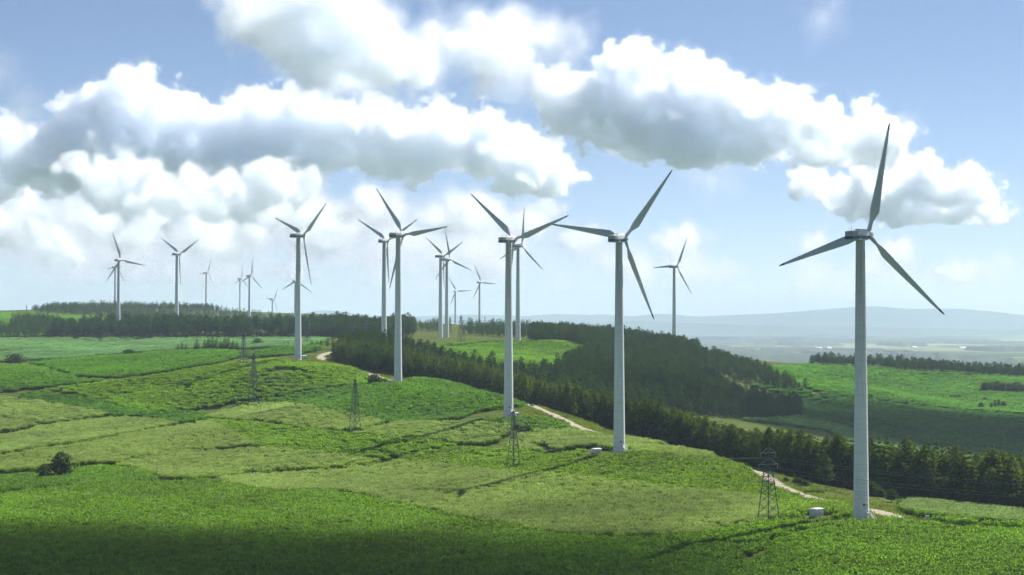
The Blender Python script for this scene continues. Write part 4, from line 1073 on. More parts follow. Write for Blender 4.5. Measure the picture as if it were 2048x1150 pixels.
def make_tree(kind, seed, n_clump, tri):
    rng = np.random.default_rng(seed)
    if kind == 'pine':     H, base, rad, shape, mat, rg = 13.0, 4.6, 2.5, 'round', M_NEEDLE, .30
    elif kind == 'spruce': H, base, rad, shape, mat, rg = 12.5, 1.6, 2.3, 'cone', M_NEEDLE, .22
    elif kind == 'larch':  H, base, rad, shape, mat, rg = 13.5, 2.6, 2.2, 'cone', M_NEEDLE_LIGHT, .26
    elif kind == 'shrub':  H, base, rad, shape, mat, rg = 3.0, .15, 1.7, 'ball', M_BROAD, .25
    else:                  H, base, rad, shape, mat, rg = 6.5, 1.4, 2.6, 'ball', M_BROAD, .28
    H *= rng.uniform(.94, 1.06)
    v, f = crown_mesh('crown', mat, H, base, rad, seed, n_clump, tri, shape, rg)
    if kind == 'shrub': tb = MB(); [tb.bar((0, 0, -.2), (math.cos(k * 1.3) * .8, math.sin(k * 1.3) * .8, 1.8), .06, 4, 0, .02) for k in range(5)]
    else: tb = pine_trunk(H if kind != 'bush' else H * .7, base, .17 if kind != 'bush' else .2, seed, 12, rad)
    return v, f, mat, tb
TREE_ME = {}; TREE_COL = {}
for kind, n in (('pine', 4), ('spruce', 3), ('larch', 3), ('bush', 2), ('shrub', 3)):
    TREE_ME[kind] = []
    for k in range(n):
        v, f, mat, tb = make_tree(kind, 100 + k * 7 + len(kind), {'pine': 330, 'spruce': 300, 'larch': 300, 'bush': 300, 'shrub': 170}[kind], 8)
        TREE_ME[kind].append((tri_mesh('crown', v, f, mat), tb.mesh('trunk', M_BARK, True)))
def forest_source(name, kinds, n_clump, tri):
    col = bpy.data.collections.new(name)
    for i, kind in enumerate(kinds):
        v, f, mat, tb = make_tree(kind, 300 + i * 11, n_clump, tri)
        tv = np.array(tb.V); tf = [tuple(q + len(v) for q in ff) for ff in tb.F]
        me = tri_mesh('tree', np.vstack([v, tv]), f.tolist() + tf, [mat, M_BARK], [0] * len(f) + [1] * len(tf))
        source(col, 'tree', me)
    return col
COL_MIX = forest_source('mixed_conifers', ['pine', 'larch', 'pine', 'spruce', 'larch', 'pine', 'spruce', 'larch'], 190, 8)
COL_PINE = forest_source('dark_pines', ['pine', 'pine', 'spruce', 'pine', 'pine'], 170, 8)
COL_FAR = forest_source('far_conifers', ['pine', 'spruce', 'larch', 'pine', 'spruce', 'pine'], 90, 6)

TREE_I = [0]
def tree(name, kind, x, y, h, label, cat, group=None, rng=random.Random(3), wide=1.0, z=None):
    """one tree as a thing: trunk and crown"""
    i = TREE_I[0]; TREE_I[0] += 1
    cm, tm = TREE_ME[kind][i % len(TREE_ME[kind])]
    full = {'pine': 13.0, 'spruce': 12.5, 'larch': 13.5, 'bush': 6.5, 'shrub': 3.0}[kind]
    s = h / full
    e = empty(name, (x, y, float(height(x, y)) if z is None else z), rng.uniform(0, 6.28)); e.scale = (s * wide, s * wide, s)
    tag(e, label, cat, group)
    part('trunk', tm, e); cr = part('crown', cm, e); k = rng.uniform(.75, 1.25); cr['tint'] = (k * rng.uniform(.92, 1.1), k, k * .95)
    return e
def tree_px(name, kind, u, v, hpx, label, cat, group=None, wide=1.0, dmin=300, d=None):
    if d is None:
        q = ground(u, v, dmin)
    else:
        x = (u - 1024) / FPX * d; q = Vector((x, d, float(height(x, d))))
    return tree(name, kind, q.x, q.y, hpx * q.y / FPX, label, cat, group, wide=wide)

_ONES = 'first second third fourth fifth sixth seventh eighth ninth tenth eleventh twelfth thirteenth fourteenth fifteenth sixteenth seventeenth eighteenth nineteenth'.split()
_TENS = {2: 'twent', 3: 'thirt', 4: 'fort', 5: 'fift', 6: 'sixt', 7: 'sevent', 8: 'eight', 9: 'ninet'}
def ordinal(n):
    if n < 20: return _ONES[n - 1]
    t, o = divmod(n, 10); return _TENS[t] + ('ieth' if o == 0 else 'y-' + _ONES[o - 1])

# ---- the plantation: near edge drawn along the track
EDGE = smooth_line([W(2300, 497), W(2150, 505), W(2048, 518), W(1950, 522), W(1850, 542), W(1760, 562), W(1700, 572), W(1640, 584), W(1560, 606), W(1500, 645), W(1420, 682), W(1340, 702), W(1290, 716), W(1240, 742), W(1180, 772), W(1110, 806), W(1050, 836),
                    W(1000, 868), W(940, 902), W(870, 930), W(800, 948), W(745, 985), W(700, 1024), W(664, 1078), W(690, 1110)], 2.0)
def rows_behind(L, offs, step, rng, jit):
    T = np.gradient(L, axis=0); T /= np.linalg.norm(T, axis=1)[:, None]; Nn = np.stack([T[:, 1], -T[:, 0]], 1)
    s = np.concatenate([[0], np.cumsum(np.linalg.norm(np.diff(L, axis=0), axis=1))]); out = []
    for o in offs:
        q = np.arange(rng.uniform(0, step), s[-1], step)
        b = np.stack([np.interp(q, s, L[:, k]) + np.interp(q, s, Nn[:, k]) * o for k in (0, 1)], 1)
        b += rng.normal(0, jit, b.shape); out.append(np.column_stack([b, np.full(len(b), o), q]))
    return np.vstack(out)
def plantation():
    rng = np.random.default_rng(8)
    R_ = rows_behind(EDGE, np.arange(1.5, 52, 3.3), 3.1, rng, .65)
    d, _ = line_dist(TL[::2], R_[:, :2]); R_ = R_[d > 4.2]
    u = project(np.column_stack([R_[:, :2], height(R_[:, 0], R_[:, 1]) + 6]))[:, 0]
    on = (u > 640) & (u < 2200); R_, u = R_[on], u[on]
    # the gap between the strips, where the valley shows
    thick = np.interp(u, [640, 1250, 1320, 1500, 1700, 2048, 2200], [52, 52, 44, 40, 38, 34, 34]); keep = R_[:, 2] < thick; R_, u = R_[keep], u[keep]
    for t in TURBINES[:10]:
        m = np.hypot(R_[:, 0] - t.location.x, R_[:, 1] - t.location.y) > 7; R_, u = R_[m], u[m]
    rank = R_[:, 2] * 9 + R_[:, 1] * .35 + np.where(u > 2052, 1e4, 0)
    order = np.argsort(rank); single = order[:262]; rest = order[262:]
    H = lambda y: np.interp(y, [480, 560, 640, 760, 900, 1080], [14.6, 14.8, 13.0, 13.5, 13.0, 12.0])
    count = {}
    for i in sorted(single, key=lambda q: u[q]):
        x, y, off, s = R_[i]; uu = u[i]; row = 'outer row' if off < 4 else ('second row' if off < 7 else 'inner rows')
        if uu > 1900: w = 'near the light green conifer'; kind = ('spruce', 'larch', 'pine', 'larch')[i % 4]
        elif uu > 1738: w = 'right of the tallest turbine'; kind = ('spruce', 'larch', 'pine', 'larch')[i % 4]
        elif uu > 1560: w = 'between tallest turbine and big pylon'; kind = ('pine', 'pine', 'larch', 'pine')[i % 4]
        elif uu > 1430: w = 'left of the big pylon'; kind = 'pine'
        elif uu > 1290: w = 'behind the pale field crest'; kind = 'pine'
        elif uu > 1150: w = 'behind the cabinet turbine'; kind = ('larch', 'spruce', 'larch', 'pine')[i % 4]
        elif uu > 1030: w = 'beside the open track'; kind = ('larch', 'spruce', 'larch', 'pine')[i % 4]
        else: w = 'behind the dark green knoll'; kind = ('pine', 'larch', 'pine', 'spruce')[i % 4]
        k_ = rng.uniform(.80, 1.10)
        look = ('short' if k_ < .9 else ('tall' if k_ > 1.02 else 'mid-height')) + {'pine': ' bare-trunked pine', 'spruce': ' pointed spruce', 'larch': ' feathery larch'}[kind]
        count[w, row] = count.get((w, row), 0) + 1
        tree('pine_tree', kind, x, y, float(H(y)) * k_, f'{look}, {ordinal(count[w, row])} from left, {row} {w}', 'pine tree', f'conifers in the {row} of the {w}', wide=rng.uniform(.9, 1.2))
    P = np.column_stack([R_[rest, :2], height(R_[rest, 0], R_[rest, 1])]); n = len(P)
    s = H(P[:, 1]) / 13.0 * rng.uniform(.78, 1.08, n)
    scatter('pine_forest', P, np.stack([s * 1.08, s * 1.08, s], 1), COL_MIX, rng, rng.uniform(.75, 1.2, (n, 1)) * np.array([[1, 1, .95]]), .03, 'conifer plantation behind its outer rows along the dirt track')
    print('plantation', len(R_), 'single', len(single))
plantation()

# ---- woods that read as one mass
def wood(name, outline, d0, d1, step, hm, col, seed, label, wide=1.0, vis=False, tone=(.50, .66, .80), clear=()):
    rng = np.random.default_rng(seed); u = [p[0] for p in outline]
    y = np.arange(d0, d1, step); A = []
    for yy in y:
        x = np.arange((min(u) - 1024) / FPX * yy, (max(u) - 1024) / FPX * yy, step); A.append(np.column_stack([x, np.full(len(x), yy)]))
    A = np.vstack(A); A += rng.uniform(-.42, .42, A.shape) * step
    P = np.column_stack([A, height(A[:, 0], A[:, 1])]); P = P[poly_inside(outline, project(P))]
    if vis: P = P[seen_from_drone(P, hm)]
    for t in TURBINES: P = P[np.hypot(P[:, 0] - t.location.x, P[:, 1] - t.location.y) > 6]
    n = len(P); s = hm / 13.0 * rng.uniform(.62, 1.2, n) * (1 + .10 * np.sin(P[:, 0] * .05) * np.sin(P[:, 1] * .04))
    print(name, label, n)
    return scatter(name, P, np.stack([s * wide, s * wide, s], 1), col, rng, rng.uniform(.72, 1.25, (n, 1)) * np.array([tone]), .03, label)
RIDGE = [(1060, 678), (1130, 677), (1230, 684), (1330, 696), (1400, 708), (1400, 752), (1380, 752), (1300, 760), (1200, 785), (1100, 800), (1040, 800), (960, 790), (880, 770), (800, 760), (720, 740), (680, 716), (690, 704), (740, 696), (800, 700),
         (850, 716), (900, 740), (960, 752), (1040, 756), (1110, 750), (1155, 734), (1176, 704), (1140, 686), (1060, 684)]
TAIL = [(1400, 708), (1450, 717), (1550, 757), (1616, 783), (1560, 781), (1500, 769), (1440, 756), (1400, 752)]
wood('pine_forest', TAIL, 1150, 1560, 4.3, 8.6, COL_PINE, 41, 'forest thinning out along the falling end of the wooded hill', 1.15)
wood('pine_forest', RIDGE, 960, 1720, 4.3, 11.0, COL_PINE, 31, 'dense dark forest covering the hill between the clearing and the hazy plain', 1.1)
CLUMP = [(1090, 800), (1200, 786), (1290, 766), (1370, 764), (1430, 780), (1480, 803), (1540, 816), (1600, 822), (1606, 840), (1550, 843), (1480, 840), (1400, 832), (1300, 828), (1200, 834), (1100, 832)]
wood('pine_forest', CLUMP, 880, 1420, 4.4, 11.5, COL_PINE, 32, 'dense dark forest on the lower slope of the wooded hill', 1.1)
wood('pine_forest', [(103, 678), (150, 678), (330, 677), (560, 676), (700, 677), (830, 673), (830, 664), (700, 664), (560, 664), (330, 664), (180, 664), (110, 668)], 1560, 1800, 5.0, 14.0, COL_PINE, 33, 'long straight belt of pines below the wooded hill', 1.15)
wood('pine_forest', [(235, 641), (190, 634), (100, 629), (60, 624), (100, 619), (250, 612), (400, 617), (490, 630), (600, 640), (720, 649), (760, 658), (600, 660), (450, 655), (330, 648)], 2150, 2900, 7.5, 9.0, COL_FAR, 34, 'dark forest over the hill on the horizon', 1.6)
wood('pine_forest', [(22, 662), (125, 661), (118, 650), (70, 647), (24, 650)], 1700, 2150, 6.0, 11.5, COL_FAR, 35, 'copse between two light green fields left of the long belt', 1.2)
wood('pine_forest', [(-60, 678), (104, 677), (108, 669), (60, 668), (-60, 667)], 1500, 1900, 6.0, 11.5, COL_FAR, 36, 'low wood left of the long pine belt', 1.2)
wood('pine_forest', [(740, 666), (820, 664), (880, 664), (882, 659), (820, 656), (740, 656)], 1800, 2500, 7.0, 11.0, COL_FAR, 37, 'strip of wood on the skyline behind the paired turbines', 1.2)
wood('pine_forest', [(925, 670), (1000, 676), (1040, 679), (1130, 681), (1230, 684), (1230, 676), (1130, 670), (1040, 666), (940, 664)], 1620, 2300, 7.5, 12.0, COL_FAR, 38, 'skyline wood behind the clearing', 1.2)
wood('pine_forest', [(1612, 732), (1760, 737), (1800, 744), (1900, 748), (2048, 758), (2300, 775), (2300, 762), (2048, 750), (1800, 736), (1700, 728), (1640, 727)], 1780, 1990, 5.6, 10.5, COL_PINE, 39, 'tree line along the crest of the light green hill', 1.1)

# ---- trees that stand alone
G1 = 'saplings beside the end of the dirt track'
for (u, v, h, kd, lb) in [(1783, 1005, 26, 'bush', 'small round tree with a bare stem on the track verge beside the tallest turbine'),
                          (1744, 992, 26, 'shrub', 'bushy sapling hugging the tower of the tallest turbine'), (1760, 994, 18, 'shrub', 'low sapling next to the one hugging the turbine tower'),
                          (1792, 995, 24, 'spruce', 'sapling just behind the small round tree'), (1812, 1001, 20, 'spruce', 'short sapling second in the row right of the small round tree'),
                          (1840, 1004, 30, 'spruce', 'broad sapling in the middle of the verge row'), (1872, 1006, 32, 'spruce', 'pale tall sapling at the maize strip edge'), (1893, 1009, 18, 'shrub', 'low bush at the end of the sapling row'),
                          (1597, 970, 15, 'shrub', 'bushy sapling between track and plantation, first right of the big pylon'), (1611, 973, 13, 'shrub', 'bushy sapling between track and plantation, second right of the big pylon'), (1572, 964, 9, 'shrub', 'tiny sapling beside the track nearest the big pylon')]:
    tree_px('sapling' if kd != 'bush' else 'small_tree', kd, u, v, h, lb, 'sapling' if kd != 'bush' else 'tree', G1, 1.25)
tree_px('big_conifer', 'spruce', 1950, 1018, 62, 'dense light green conifer standing out from the plantation near its end', 'conifer', None, 1.5)
tree_px('lone_conifer', 'larch', 1149, 838, 58, 'slim conifer standing alone between the open track and the plantation', 'conifer', None, .75)
tree_px('verge_pine', 'pine', 1652, 985, 72, 'pine with bare trunk standing forward of the stand on the track verge', 'pine tree', None, 1.05)
tree_px('bush', 'bush', 122, 958, 52, 'larger of two round dark bushes in the pale field', 'bush', None, 1.05)
tree_px('bush', 'bush', 90, 962, 36, 'smaller of two round dark bushes in the pale field', 'bush', None, 1.0)
tree_px('bush', 'bush', 30, 732, 24, 'single dark bush at the head of the hedge line far left', 'bush', None, 2.1)
tree_px('bush', 'bush', 258, 713, 15, 'low dark bush at the crest of the dark green field', 'bush', None, 2.2)
tree_px('bush', 'shrub', 280, 712, 8, 'flat dark bush beside the low one at the field crest', 'bush', None, 2.2)
tree_px('bush', 'bush', 748, 771, 24, 'dark shrub beside the wooden pole left of the knoll turbine', 'bush', None, 1.4)
tree_px('bush', 'bush', 515, 691, 14, 'round dark bush on the field edge above the double pylon', 'bush', None, 1.9)
tree_px('bush', 'shrub', 478, 731, 9, 'small dark bush at the foot of the double pylon', 'bush', None, 1.8)
G2 = 'small conifers along the field crest'
crest = [(356, 12, 'shortest'), (364, 15, ''), (372, 14, ''), (394, 20, 'slim solitary'), (409, 17, ''), (417, 22, ''), (425, 24, 'tall'), (433, 20, ''), (441, 18, ''), (450, 23, 'pointed'), (457, 20, ''), (466, 18, ''), (474, 15, '')]
for i, (u, h, a) in enumerate(crest):
    tree_px('small_conifer', 'spruce', u, 704 if u < 400 else 702, h * 1.3, f'{a or "dark"} small conifer, {ordinal(i + 1)} from the left in the row on the field crest', 'conifer', G2, 1.6)
G3 = 'small conifers left of the track bend'
for i, (u, h) in enumerate([(568, 9), (576, 10), (624, 11), (634, 10), (642, 12), (655, 14), (666, 15), (676, 12), (690, 14)]):
    tree_px('small_conifer', 'spruce', u, 694, h * 1.35, f'small conifer, {ordinal(i + 1)} from the left in the sparse row before the forest corner', 'conifer', G3, 1.5)
G4 = 'trees scattered over the far light green hill'
for (u, v, h, kd, lb) in [(1742, 799, 10, 'bush', 'small tree at the shaded field edge just right of the tower'), (1813, 807, 7, 'shrub', 'first of three little trees on the shaded field edge'), (1826, 808, 7, 'shrub', 'middle of three little trees on the shaded field edge'), (1838, 809, 9, 'spruce', 'last and pointed one of three little trees on the field edge'),
                          (1886, 797, 9, 'spruce', 'small tree standing left of the pale stubble patch'), (1970, 803, 9, 'bush', 'small tree above the clump at the pale field'), (1962, 818, 13, 'bush', 'loose tree left of the clump at the pale field'), (1983, 819, 15, 'pine', 'left tree of the clump at the pale field'), (1990, 818, 18, 'pine', 'tallest tree of the clump at the pale field'), (1997, 816, 17, 'pine', 'right tree of the clump at the pale field'), (2007, 815, 12, 'bush', 'loose tree right of the clump at the pale field')]:
    tree_px('field_tree', kd, u, v, h, lb, 'tree', G4, 1.2, dmin=950)
for i, u in enumerate([1902, 1908, 1914, 1919]):
    tree_px('field_tree', 'bush', u, 799, 9, f'small tree, {ordinal(i + 1)} from the left in the pale stubble patch on the far hill', 'tree', G4, .9, dmin=950)
for k, (u0, n) in enumerate(((1966, 8), (2003, 13))):
    for i in range(n):
        tree_px('copse_tree', ('pine', 'bush', 'larch')[i % 3], u0 + i * 4.0, 782 + (i % 3) + k * 2, 16 + (i * 7 % 5), (f'tree, {ordinal(i + 1)} from the left in the smaller copse on the far green hill', f'tree, {ordinal(i + 1)} from the left in the larger copse on the far green hill')[k], 'tree', ('trees of the smaller copse', 'trees of the larger copse')[k], 1.15, dmin=950)
# ------------------------------------------------------------------ pylons and wires
M_LATT = simple('zinc_lattice', (.085, .10, .105), .55, .2, var=.25, scale=3)
M_LATT_ARM = simple('zinc_crossarm', (.24, .27, .29), .45, .4, var=.15, scale=3)
M_INSUL = simple('glazed_insulator', (.32, .34, .36), .25, var=.1)
M_WIRE = simple('aluminium_wire', (.28, .29, .30), .4, .7)
M_RUST = simple('rusty_plate', (.12, .10, .09), .7)
ARMS = ((11.2, 2.85), (14.0, 3.5), (16.7, 2.75))
BODY = [(0, 2.15), (4.0, 1.72), (8.0, 1.30), (11.2, .95), (14.0, .70), (16.7, .48), (18.2, .16)]
def pylon_meshes(T):
    out = {}; kx = T
    hw = lambda z: float(np.interp(z, [b[0] for b in BODY], [b[1] for b in BODY]))
    legs = []
    for (sx, sy) in ((1, 1), (1, -1), (-1, 1), (-1, -1)):
        mb = MB()
        for (z0, w0), (z1, w1) in zip(BODY[:-1], BODY[1:]): mb.bar((sx * w0, sy * w0, z0 - (.6 if z0 == 0 else 0)), (sx * w1, sy * w1, z1), .085 * kx, 4)
        legs.append(mb.mesh('leg', M_LATT))
    out['legs'] = legs
    levels = [0.3, 2.6, 4.8, 6.8, 8.6, 10.0, 11.2, 12.6, 14.0, 15.4, 16.7, 18.0]; mb = MB()
    for z0, z1 in zip(levels[:-1], levels[1:]):
        w0, w1 = hw(z0), hw(z1); c0 = [(w0, w0), (-w0, w0), (-w0, -w0), (w0, -w0)]; c1 = [(w1, w1), (-w1, w1), (-w1, -w1), (w1, -w1)]
        for k in range(4):
            a0, b0, a1, b1 = c0[k], c0[(k + 1) % 4], c1[k], c1[(k + 1) % 4]
            mb.bar((*a0, z0), (*b1, z1), .042 * kx, 3); mb.bar((*b0, z0), (*a1, z1), .042 * kx, 3)
            if z1 > 9: mb.bar((*a1, z1), (*b1, z1), .042 * kx, 3)
    out['bracing'] = mb.mesh('bracing', M_LATT)
    arms = []
    for z, hl in ARMS:
        mb = MB(); w = hw(z)
        for sg in (-1, 1):
            for s in (-1, 1): mb.bar((sg * w, s * w, z), (sg * hl, 0, z), .06 * kx, 4); mb.bar((sg * hw(z + 1.3), s * hw(z + 1.3), z + 1.3), (sg * hl, 0, z), .045 * kx, 3)
            for q in (.35, .68):
                x = w + (hl - w) * q; yy = w * (1 - q); mb.bar((sg * x, yy, z), (sg * x, -yy, z), .035 * kx, 3)
            mb.box((sg * hl, 0, z), (.35, .25, .16))
        arms.append(mb.mesh('crossarm', M_LATT_ARM))
    out['arms'] = arms
    ins = MB()
    ins.bar((0, 0, 0), (0, 0, -.25), .03, 4)
    for k in range(5): ins.lathe([(.02, -.25 - k * .17), (.14, -.30 - k * .17), (.04, -.38 - k * .17)], 8)
    out['ins'] = ins.mesh('insulator', M_INSUL)
    mb = MB(); mb.bar((0, 0, 17.8), (0, 0, 20.6), .06 * kx, 4, 0, .03); out['mast'] = mb.mesh('peak_rod', M_LATT)
    mb = MB(); mb.lathe([(.44, -.04), (.36, -.04), (.36, .04), (.44, .04)], 14); mb.F.pop(); mb.F.pop(); mb.M.pop(); mb.M.pop(); out['coil'] = mb.mesh('cable_coil', M_DARK)
    return out
PY_NEAR, PY_FAR = pylon_meshes(1.35), pylon_meshes(1.9)
PYLONS = [  # foot pixel, distance or None, height px, turn, label
 (1537, 1048, None, 175, 38, 'big dark lattice pylon beside the white cabinet and the track'),
 (1027, 941, None, 135, 42, 'lattice pylon in front of the turbine tower at the track bend'),
 (710, 868, None, 124, 40, 'lattice pylon standing alone in the pale field below the dark green knoll'),
 (507, 808, None, 114, 44, 'lattice pylon in the green field, lower one of the overlapping two'),
 (487, 731, None, 78, 50, 'lattice pylon half behind the lower one, beside a small dark bush'),
 (201, 676, 1640, 34, 30, 'thin pylon standing out against the left part of the long pine belt'),
 (614, 690, 1340, 60, 40, 'thin pylon just right of the grassy rise turbine against the forest'),
 (706, 672, 1580, 40, 35, 'smaller of two pylons rising over the forest belt between turbines'),
 (733, 672, 1560, 48, 35, 'taller of two pylons rising over the forest belt between turbines'),
 (922, 685, None, 60, 48, 'pale wide pylon on the clearing right of the overlapping twin turbines'),
 (900, 673, 1780, 36, 40, 'narrow pylon just behind the overlapping twin turbines'),
 (53, 626, 2450, 16, 40, 'tiny pylon on the skyline field far left')]
PY = []
for (u, v, d, hp, rz, lb) in PYLONS:
    q = ground(u, v) if d is None else Vector(((u - 1024) / FPX * d, d, float(height((u - 1024) / FPX * d, d))))
    s = hp * q.y / FPX / 20.6
    e = empty('pylon', q, R(rz)); k = .70 if u in (1027, 710, 507, 487) else .88; e.scale = (s * k, s * k, s); tag(e, lb, 'pylon', 'lattice pylons of the power line')
    S_ = PY_NEAR if q.y < 1000 else PY_FAR
    for m in S_['legs']: part('leg', m, e)
    tag(part('bracing', S_['bracing'], e), kind='stuff'); part('peak_rod', S_['mast'], e)
    for m, (z, hl) in zip(S_['arms'], ARMS):
        a = part('crossarm', m, e)
        if q.y < 1000:
            for sg in (-1, 1): part('insulator', S_['ins'], a, (sg * hl, 0, z - .05))
    if u == 1537: part('cable_coil', S_['coil'], e, (-.9, -1.9, 1.6), (R(90), 0, R(30)))
    PY.append((e, s, k))
def arm_end(i, k, sg):
    e, s, kk = PY[i]; z, hl = ARMS[k]; hl = hl * kk; a = e.rotation_euler.z
    return Vector((e.location.x + math.cos(a) * sg * hl * s, e.location.y + math.sin(a) * sg * hl * s, e.location.z + (z - 1.15) * s))
WORDS = ('lowest', 'middle', 'upper')
for k in range(3):
    for sg in (-1, 1):
        A0 = arm_end(0, k, sg); pts = [A0 + Vector((120, -18, -6))] + [arm_end(i, k, sg) for i in (0, 1, 2, 3, 4)] + [arm_end(6, k, sg)]
        mb = MB()
        for a, b in zip(pts[:-1], pts[1:]):
            n = 14; L_ = (b - a).length; prev = None
            for j in range(n + 1):
                t = j / n; p = a.lerp(b, t); p.z -= 4 * t * (1 - t) * L_ * .022
                if prev is not None: mb.bar(prev, p, .028, 3)
                prev = p
        o = link(bpy.data.objects.new('power_line', mb.mesh('power_line', M_WIRE)))
        tag(o, f'thin {WORDS[k]} wire on the {"track" if sg > 0 else "field"} side of the pylon row', 'wire', 'wires strung along the pylons')

# ------------------------------------------------------------------ cabinets, poles and other small things
def cabinet(u, v, w, dp, h, rz, label):
    q = ground(u, v); e = empty('transformer_cabinet', q, R(rz)); tag(e, label, 'cabinet', 'white transformer cabinets by the turbines')
    mb = MB(); mb.box((0, 0, .05), (w + .3, dp + .3, .5)); part('plinth', mb.mesh('plinth', M_CONC), e)
    mb = MB(); mb.box((0, 0, .3 + h / 2), (w, dp, h)); part('housing', mb.mesh('housing', M_CABINET), e)
    mb = MB(); V = [(-w / 2 - .12, -dp / 2 - .12, 0), (w / 2 + .12, -dp / 2 - .12, 0), (w / 2 + .12, dp / 2 + .12, 0), (-w / 2 - .12, dp / 2 + .12, 0)]
    mb.loft([[(x, y, .302 + h) for x, y, z in V], [(x, y, .38 + h) for x, y, z in V], [(x * .8, y * .5, .55 + h) for x, y, z in V]]); part('roof', mb.mesh('roof', M_WHITE), e)
    for sx in (-1, 1):
        mb = MB(); mb.box((sx * w * .24, -dp / 2 - .03, .3 + h * .5), (w * .44, .06, h * .86)); d = part('door', mb.mesh('door', M_CABINET), e)
        mb = MB()
        for z in range(6): mb.box((sx * w * .24, -dp / 2 - .075, .3 + h * (.24 + .04 * z)), (w * .3, .03, .035))
        part('vent', mb.mesh('vent', M_STEEL), d)
        mb = MB(); mb.box((sx * w * .05, -dp / 2 - .09, .3 + h * .55), (.05, .06, .22)); part('handle', mb.mesh('handle', M_DARK), d)
    mb = MB(); mb.box((-w / 2 - .32, -.1, .3 + h * .42), (.6, dp * .55, h * .62)); part('side_box', mb.mesh('side_box', M_CABINET), e)
cabinet(1633, 1036, 2.5, 2.0, 1.8, 38, 'big white cabinet at the maize edge between big pylon and tallest turbine')
cabinet(1193, 908, 2.6, 1.8, 1.25, 25, 'white cabinet on a mown patch left of the plantation turbine')
cabinet(1031, 836, 2.0, 1.5, 1.5, 30, 'white cabinet half hidden by the pylon beside the bend turbine')
cabinet(784, 770, 2.4, 1.7, 1.5, 30, 'white cabinet beside the knoll turbine and the shrub')
cabinet(608, 721, 2.6, 1.8, 2.2, 30, 'white cabinet at the foot of the turbine on the grassy rise')
q = ground(1855, 1042); e = empty('marker_box', q, R(20)); tag(e, 'small white box standing alone at the maize edge past the track end', 'box')
mb = MB(); mb.box((0, 0, .6), (.82, .5, 1.2)); part('body', mb.mesh('body', M_CABINET), e); mb = MB(); mb.box((0, 0, 1.23), (.95, .62, .06)); part('lid', mb.mesh('lid', M_STEEL), e)
q = ground(1064, 817); e = empty('sign_board', q, R(12)); tag(e, 'small grey board on two posts beside the track bend', 'sign')
for sx in (-.55, .55):
    mb = MB(); mb.bar((sx, 0, -.3), (sx, 0, 1.9), .05, 6); part('post', mb.mesh('post', M_STEEL), e)
mb = MB(); mb.box((0, -.06, 1.35), (1.5, .05, .95)); part('board', mb.mesh('board', simple('faded_board', (.40, .43, .45), .6, var=.1)), e)
M_WOOD = simple('weathered_wood', (.10, .07, .055), .9, var=.3, scale=3)
q = ground(763, 770); e = empty('wooden_pole', q, R(20)); tag(e, 'thin dark wooden pole beside the shrub left of the knoll turbine', 'pole')
mb = MB(); mb.bar((0, 0, -.5), (0, 0, 5.6), .14, 8, 0, .10); part('post', mb.mesh('post', M_WOOD, True), e)
mb = MB(); mb.box((0, 0, 5.1), (1.5, .12, .14)); part('crossarm', mb.mesh('crossarm', M_WOOD), e)
# striped chimney far behind the wooded hill
d = 4200; x = (1262 - 1024) / FPX * d; e = empty('chimney', (x, d, float(height(x, d)))); tag(e, 'distant red and white banded chimney behind the wooded hill', 'chimney')
zt = CAM_Z + (648 - 667) / FPX * d; z0 = float(height(x, d)); n = 7; hb = (zt - z0) / 14
mb = MB(); mb.lathe([(4.2, -2), (2.4, zt - z0 - n * hb)], 16); part('shaft', mb.mesh('shaft', M_WHITE, True), e)
for k in range(n):
    za = zt - z0 - (n - k) * hb; mb = MB(); r0 = 2.4 - .06 * k; mb.lathe([(r0, za + .02), (r0 - .06, za + hb)], 16); part('band', mb.mesh('band', M_RED if k % 2 == 0 else M_WHITE, True), e)

# ------------------------------------------------------------------ the plain: woods and greenhouses
def far_wood(u0, u1, v0, v1, label, seed, gap=.25):
    """a low mass of tree tops on the plain"""
    rng = np.random.default_rng(seed); a = ground(u0, v1, 4500); b = ground(u1, v1, 4500); c = ground(u0, v0, 4500)
    nx = int(min(170, max(12, (b.x - a.x) / 22))); ny = int(min(40, max(3, abs(c.y - a.y) / 60)))
    X, Y = np.meshgrid(np.linspace(a.x, b.x, nx), np.linspace(a.y, c.y, ny), indexing='ij')
    X = X + rng.uniform(-8, 8, X.shape); Y = Y + rng.uniform(-20, 20, Y.shape)
    Z = height(X, Y); H_ = rng.uniform(9, 19, X.shape) * (1 + .25 * np.sin(X * .01))
    m = (np.sin(X * .006 + seed) + np.sin(Y * .004 + X * .002 + seed * 2) + rng.normal(0, .35, X.shape)) > (gap * 3 - 1.6)
    H_ = np.where(m, H_, -3); H_[0] = H_[-1] = -3; H_[:, 0] = H_[:, -1] = -3
    o = link(bpy.data.objects.new('far_woods', grid_mesh('far_woods', X, Y, Z + H_, M_FARWOOD, False))); tag(o, label, kind='stuff')
M_FARWOOD = simple('far_tree_crowns', (.030, .052, .026), .9, var=.3, scale=.01)
for i, (a, b, c, d_) in enumerate([(1480, 1680, 703, 724), (1690, 1790, 706, 716), (1845, 1932, 709, 721), (1930, 2080, 722, 729), (1400, 1620, 672, 690), (1580, 1700, 676, 692), (1620, 1800, 676, 686), (1730, 2080, 680, 687), (1480, 1640, 664, 669), (1750, 2010, 672, 678), (1400, 1480, 694, 699), (1990, 2100, 700, 704),
                                   (1300, 1420, 668, 676), (1560, 1660, 700, 705), (1960, 2060, 664, 668), (1800, 1860, 690, 693)]):
    far_wood(a, b, c, d_, f'bluish wood on the hazy plain', 50 + i, .18 if i < 4 else .3)
M_FILM = simple('white_film', (.75, .76, .76), .4)
